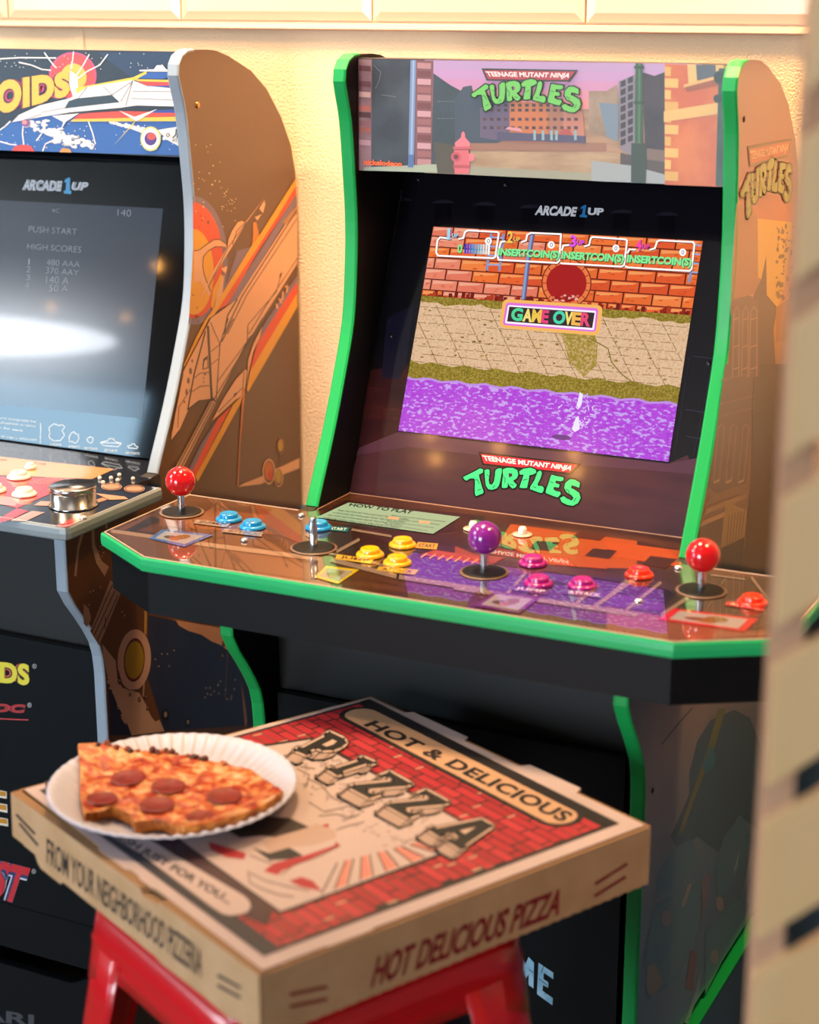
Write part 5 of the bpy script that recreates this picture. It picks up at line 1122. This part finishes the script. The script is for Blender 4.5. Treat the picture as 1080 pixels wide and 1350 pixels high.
for ch, bl, br, tr, tl in lt:
    q = [tl, tr, br, bl]
    sh = lambda q, dx, dy: [(x+dx, y+dy) for x, y in q]
    c = np.mean(q, 0); gr = lambda k: [tuple(c+(np.array(p)-c)*k) for p in q]
    base_, hole = GLY[ch]; f_ = quadmap(gr(1.06)); g1 = [f_(x, y) for x, y in base_]; g2 = [[f_(x, y) for x, y in hole]] if hole else ()
    for s in range(7):
        e_ = sh(g1, -2-(6-s)*1.6, 1+(6-s)*1.3)
        if s == 0: mb.stroke(pt_, sh(e_, -1.5, 1.2), 7.5, BK, 9, True)
        mb.poly(pt_, e_, ink('#a58c80'), 10+s*.4); mb.stroke(pt_, e_, 4.2, ink('#a58c80'), 10+s*.4, True)
    mb.stroke(pt_, g1, 7.5, BK, 14, True); mb.stroke(pt_, g1, 5.2, ink('#b89c8c'), 15, True); mb.poly(pt_, g1, ink('#b89c8c'), 15); mb.poly(pt_, g1, ink('#1c1918'), 16, g2)
ld_ = mb.build('lid', PB)
# tray walls
def wall_face(name, a, b, outline, prints, n_out, th=.003):
    """outline: list of (t along a->b, z)"""
    d = b-a; q_ = Vector((d.y, -d.x, 0)).normalized(); n_out = q_ if q_.dot(n_out) > 0 else -q_
    mb = MB(); o = [a+d*t+Vector((0, 0, z-a.z)) for t, z in outline]
    mb.slab(o, n_out*(-th), CARD, CARDE)
    pl_ = Plane(tuple(a), tuple(n_out), .00015)
    prints(mb, pl_); return fixn(mb.build(name, PB))
nl = Vector((-(bB-bA).y, (bB-bA).x, 0)).normalized()
if nl.dot(bA-bD) < 0: nl = -nl
nr = Vector(((bD-bA).y, -(bD-bA).x, 0)).normalized()
if nr.dot(bA-bB) < 0: nr = -nr
ZL = BT-.0012
ol = [(0,ZL),(.35,ZL),(.36,ZL-.004),(.42,ZL-.005),(.43,ZL),(1.0,ZL),(1.006,B0+.012),(.90,B0+.012),(.885,B0+.003),(.87,B0),(.78,B0-.002),(.77,B0+.004),(.38,B0+.002),(.36,B0-.002),(.2,B0-.004),(.1,B0-.002),(.09,B0+.002),(0,B0)]
ol = [(t, max(z, SZ+.001) if .1 < t < .9 else z) for t, z in ol]
inkb = M('#3a2c24', .6)
def pl_left(mb, p):
    mb.text(p, 'FROM YOUR NEIGHBORHOOD PIZZERIA', [(62,1104),(268,1252),(266,1290),(62,1138)], inkb, 2, bold=.015)
    for s in ((22,1074,46,1099),(26,1086,50,1114)): mb.stroke(p, [(s[0],s[1]),(s[2],s[3])], 3, inkb, 2)
    for s in ((288,1286,317,1302),(288,1299,317,1315)): mb.stroke(p, [(s[0],s[1]),(s[2],s[3])], 4, inkb, 2)
wl = wall_face('front_wall', bA+nl*.0025+Vector((0,0,ZL-BT)), bB+nl*.0095+Vector((0,0,ZL-BT)), ol, pl_left, nl, .0092)
teeth = [(0,ZL),(0,B0)]+[(i/68, B0+(.0012 if i % 2 else 0)) for i in range(1, 68)]+[(1,B0),(1.0,ZL)]
inkr = M('#7c1418', .6)
def pl_right(mb, p):
    mb.text(p, 'HOT DELICIOUS PIZZA', [(494,1262),(741,1170),(736,1206),(488,1303)], inkr, 2, bold=.03, shear=.25)
    for s in ((383,1311,430,1301),(383,1327,430,1317)): mb.stroke(p, [(s[0],s[1]),(s[2],s[3])], 4.5, inkr, 2)
    for s in ((785,1165,826,1139),(784,1181,824,1156)): mb.stroke(p, [(s[0],s[1]),(s[2],s[3])], 4, inkr, 2)
wall_face('side_wall', bA+nr*.0012+Vector((0,0,ZL-BT)), bD+nr*.0012+Vector((0,0,ZL-BT)), teeth, pl_right, nr)
flat = [(0,ZL),(0,B0),(1,B0),(1,ZL)]
wall_face('side_wall', bB-nr*.0012+Vector((0,0,ZL-BT)), bC-nr*.0012+Vector((0,0,ZL-BT)), flat, lambda m, p: None, -nr)
wall_face('back_wall', bC-nl*.0012+Vector((0,0,ZL-BT)), bD-nl*.0012+Vector((0,0,ZL-BT)), flat, lambda m, p: None, -nl)
mb = MB(); mb.slab([lift(p, B0) for p in (bA, bD, bC, bB)], (0, 0, .002), CARD); mb.build('bottom', PB)

# =================================================================== PLATE AND SLICE
PC = Vector((.132, -.515, BT+.0016)); PR = .1175
mb = MB(); WP = M('#b6b6c8', .5, coat=.1); NF = 58; na = NF*4
prof = [(0,0),(.04,0),(.076,.0002),(.082,.0016),(.088,.0045),(.095,.0085),(.103,.0130),(.110,.0168),(.1145,.0188),(PR,.0192),(PR+.0012,.0182)]
V = []; 
for r, h in prof:
    for j_ in range(na):
        a = 2*math.pi*j_/na; f = max(0, min(1, (r-.078)/.012))*max(.25, min(1, (PR+.001-r)/.006)); w = math.sin(a*NF)*.0017*f
        V.append(PC+Vector((r*math.cos(a), r*math.sin(a), h+w+.0004)))
mb.add(V, [(i*na+j_, i*na+(j_+1) % na, (i+1)*na+(j_+1) % na, (i+1)*na+j_) for i in range(len(prof)-1) for j_ in range(na)], WP, True)
pt = mb.build('paper_plate'); tag(pt, 'white fluted paper plate with a pizza slice on it, on the pizza box', 'plate')
s_ = pt.modifiers.new('thick', 'SOLIDIFY'); s_.thickness = .0006; s_.offset = 1
SZT = PC.z+.0155
ps = PZ(SZT)
SL = thing('pizza_slice', 'bitten pepperoni pizza slice with browned crust on the white paper plate', 'pizza', (PC.x, PC.y, PC.z))
Q = lambda p: cr(40, 940, 2.842, p)
outl = Q([(180,112),(260,106),(330,108),(400,118),(470,128),(545,150),(640,168),(740,188),(830,210),(870,238),(905,262),(942,284),(925,308),(870,342),(790,378),(700,405),(632,418),(572,427),(545,414),(505,398),(460,392),(420,402),(393,408),(378,380),(345,362),(305,346),(265,346),(232,358),(203,374),(195,340),(188,290),(188,230),(184,160)])
# densify
de_ = []
for i, p in enumerate(outl):
    q = outl[(i+1) % len(outl)]; L_ = math.hypot(q[0]-p[0], q[1]-p[1]); k = max(1, int(L_/2.2))
    for j_ in range(k): t = j_/k; de_.append((p[0]+(q[0]-p[0])*t, p[1]+(q[1]-p[1])*t))
cpt = ps.P(*Q([(470,262)])[0])
def lifted(u, v):
    p = ps.P(u, v)
    for _ in range(3): l = liftz(p); p = PZ(SZT+l).P(u, v)
    return Vector((p.x, p.y, SZT))
def liftz(p): return min(.0125, max(0, math.hypot(p.x-PC.x, p.y-PC.y)-.080)*.36)
rim = [lifted(u, v) for u, v in de_]; nr_ = len(rim); NR = 34
def pizza_mat():
    m = bpy.data.materials.new('baked_cheese_and_sauce'); m.use_nodes = True; nt = m.node_tree; b = nt.nodes['Principled BSDF']
    b.inputs['Roughness'].default_value = .32; b.inputs['Coat Weight'].default_value = .3; b.inputs['Coat Roughness'].default_value = .15
    tc = nt.nodes.new('ShaderNodeTexCoord')
    def ramp(sc_, cols, det=5, off=0):
        mp = nt.nodes.new('ShaderNodeMapping'); mp.inputs['Location'].default_value = (off, off, off); nt.links.new(tc.outputs['Object'], mp.inputs[0])
        n_ = nt.nodes.new('ShaderNodeTexNoise'); n_.inputs['Scale'].default_value = sc_; n_.inputs['Detail'].default_value = det; n_.inputs['Distortion'].default_value = .6
        nt.links.new(mp.outputs[0], n_.inputs['Vector']); r = nt.nodes.new('ShaderNodeValToRGB')
        while len(r.color_ramp.elements) < len(cols): r.color_ramp.elements.new(.5)
        for e, (p, h) in zip(r.color_ramp.elements, cols): e.position = p; e.color = lin(h)
        nt.links.new(n_.outputs['Fac'], r.inputs[0]); return r, n_
    r1, n1 = ramp(75, [(.32,'#861808'),(.43,'#a83410'),(.50,'#bc6028'),(.58,'#cc9058'),(.72,'#d4ac88')])
    r2, n2 = ramp(190, [(.3,'#7a2c08'),(.45,'#ffffff'),(.9,'#ffffff')], off=3)
    mx = nt.nodes.new('ShaderNodeMix'); mx.data_type = 'RGBA'; mx.blend_type = 'MULTIPLY'; mx.inputs[0].default_value = .7
    nt.links.new(r1.outputs[0], mx.inputs[6]); nt.links.new(r2.outputs[0], mx.inputs[7]); nt.links.new(mx.outputs[2], b.inputs['Base Color'])
    bp_ = nt.nodes.new('ShaderNodeBump'); bp_.inputs['Strength'].default_value = .6; bp_.inputs['Distance'].default_value = .003
    nt.links.new(n1.outputs['Fac'], bp_.inputs['Height']); nt.links.new(bp_.outputs[0], b.inputs['Normal'])
    return m
PM = pizza_mat(); CRUST = M('#d98c3c', .55, h2='#8a4210', vscale=90, bump=.4, bscale=260)
mb = MB(); V = []
def lump(p, amp=.0016): return noise.noise(Vector((p.x*95, p.y*95, 1.3)))*amp+noise.noise(Vector((p.x*260, p.y*260, 4)))*amp*.45
for i in range(NR+1):
    t = i/NR
    for p in rim:
        q = cpt.lerp(p, t); z = lump(q)-.0010*max(0, t-.93)/.07
        V.append(Vector((q.x, q.y, SZT+z+liftz(q))))
mb.add(V, [(i*nr_+j_, i*nr_+(j_+1) % nr_, (i+1)*nr_+(j_+1) % nr_, (i+1)*nr_+j_) for i in range(NR) for j_ in range(nr_)], PM, True)
top = mb.build('cheese_topping', SL, weld=True)
mb = MB(); V = []
for h, k in ((.0,1.0),(-.002,1.012),(-.006,1.010),(-.0105,1.0),(-.0128,.97)):
    for p in rim: q = cpt.lerp(p, k); V.append(Vector((q.x, q.y, SZT-.001+h+lump(q, .0008)+liftz(p))))
mb.add(V, [(i*nr_+j_, i*nr_+(j_+1) % nr_, (i+1)*nr_+(j_+1) % nr_, (i+1)*nr_+j_) for i in range(4) for j_ in range(nr_)], CRUST, True)
mb.tri([V[-nr_:]], CRUST); mb.build('crust', SL)
PEP = M('#8a1c10', .28, coat=.4, crough=.2, h2='#6e1208', vscale=160, bump=.3, bscale=400)
for (x, y, rx_) in ((365,238,74),(517,270,73),(474,338,74),(728,306,74),(640,386,64),(268,316,66)):
    c = PZ(SZT+.003).P(*Q([(x,y)])[0]); r = rx_/2.842/FPX*1.52; tl_ = Vector((random.uniform(-.06,.06), random.uniform(-.06,.06), 1))
    b = MB(); b.lathe((c.x, c.y, SZT+.0006+liftz(c)), [(r*.96, 0), (r, .0012), (r*.97, .0022), (r*.88, .0019), (r*.5, .0013), (1e-5, .0011)], PEP, 30, tl_); b.build('pepperoni', SL)
mb = MB()
for k in range(26):
    t = random.random(); i = int((.02+.30*t)*nr_); p = cpt.lerp(rim[i], random.uniform(.93,1.0)); r = random.uniform(.0018,.0040)
    mb.ball((p.x, p.y, SZT+.0005+liftz(p)), r, M(random.choice(['#5a1c08','#7a300c','#3a1408','#a0501c']), .5), 10)
mb.build('charred_edge', SL)

# =================================================================== SLATTED SCREEN in the foreground
PINE = M('#e4c69c', .55, h2='#d2aa78', vscale=5, stretch=(1, 1, .12)); PINE2 = M('#bf9678', .6, h2='#a87e60', vscale=14, stretch=(1, 1, .1))
def atd(u, v, d): return Vector(CAM+(FX+RX*(u-540)/FPX+UX*(675-v)/FPX)*d)
base = atd(1016, 950, 1.05); bx_, by_ = base.x, base.y
# vertical plane turned towards the viewer; w = direction away from the visible end, dirn = its thickness direction
aw = YAW+math.radians(-6); wv = Vector((math.cos(aw), math.sin(aw), 0)); tv = Vector((-math.sin(aw), math.cos(aw), 0))   # tv points away from the camera
FS = thing('slatted_screen', 'pale pine screen of diagonal boards at the right edge, nearest the camera', 'partition', (bx_+.2, by_, FLOOR))
P0 = Vector((bx_, by_, 0))
mb = MB(); mb.obox(P0+wv*.0085+tv*.026+Vector((0, 0, (FLOOR+1.9)/2)), wv*.009, tv*.016, (0, 0, (1.9-FLOOR)/2), PINE2); mb.build('post', FS)
mb = MB(); mb.obox(P0+wv*.62+tv*.026+Vector((0, 0, (FLOOR+1.9)/2)), wv*.02, tv*.016, (0, 0, (1.9-FLOOR)/2), PINE2); mb.build('post', FS)
# gap lines along the post measured in the photograph
plp = Plane(tuple(P0), tuple(-tv))
zs = [(plp.P(1003.5,1290).z, plp.P(1006,1240).z), (plp.P(1012,1092).z, plp.P(1016,1036).z)]
pitch = zs[1][0]-zs[0][0]; gap = zs[0][1]-zs[0][0]
ga, gb = plp.P(1016.7,1035), plp.P(1080,996); sl = (gb.z-ga.z)/((gb-ga).dot(wv))
for k in range(-4, 8):
    zt = zs[0][0]+k*pitch; zb = zt-(pitch-gap)
    if zb > 1.85: continue
    L_ = .64
    o = [P0+Vector((0,0,max(FLOOR+.002,zb))), P0+wv*L_+Vector((0,0,max(FLOOR+.002,zb)+L_*sl)), P0+wv*L_+Vector((0,0,zt+L_*sl)), P0+Vector((0,0,zt))]
    if zt < FLOOR+.03: continue
    mb = MB(); mb.slab(o, tv*.0100, PINE); fixn(mb.build('board', FS))

# =================================================================== LIGHT
def area(name, loc, target, size, power, col, sy=None, spread=180):
    l = bpy.data.lights.new(name, 'AREA'); l.energy = power; l.color = col; l.size = size; l.spread = math.radians(spread)
    if sy: l.shape = 'RECTANGLE'; l.size_y = sy
    o = bpy.data.objects.new(name, l); COL.objects.link(o); o.location = loc
    o.rotation_euler = (Vector(target)-Vector(loc)).to_track_quat('-Z', 'Y').to_euler(); return o
area('daylight', (-3.4, -1.9, 2.9), (.1, -.3, .9), 1.3, 64, (.86, .93, 1.0), 1.2)
area('warm_wall_lamp', (-.06, -.02, 2.60), (-.02, .38, 1.3), .30, 25, (1.0, .68, .38), spread=95)
area('warm_wall_lamp', (-1.35, -.55, 2.90), (-.7, .40, 1.2), .30, 14, (1.0, .74, .48), spread=80)
area('warm_wall_lamp', (1.10, -.02, 2.55), (.74, .40, 1.3), .30, 9, (1.0, .60, .28), spread=80)
area('room_ceiling_glow', (.2, -1.4, 3.3), (.2, -.4, .8), 1.0, 4, (1.0, .95, .92), 1.0)
w = bpy.data.worlds.new('room_air'); SC.world = w; w.use_nodes = True
w.node_tree.nodes['Background'].inputs[0].default_value = (.55, .60, .66, 1); w.node_tree.nodes['Background'].inputs[1].default_value = .20

cd = bpy.data.cameras.new('camera'); co = bpy.data.objects.new('camera', cd); COL.objects.link(co)
cd.sensor_fit = 'HORIZONTAL'; cd.sensor_width = 24.0; cd.lens = FPX*24.0/1080; cd.clip_start = .05
from mathutils import Matrix
m3 = Matrix((RX, UX, -FX)).transposed(); co.matrix_world = Matrix.Translation(Vector(CAM)) @ m3.to_4x4()
cd.dof.use_dof = True; cd.dof.focus_distance = 2.16; cd.dof.aperture_fstop = cd.lens/1000/.0170
SC.camera = co
vs = SC.view_settings; vs.view_transform = 'Standard'; vs.look = 'None'; vs.gamma = 1; vs.exposure = 0; vs.use_curve_mapping = False
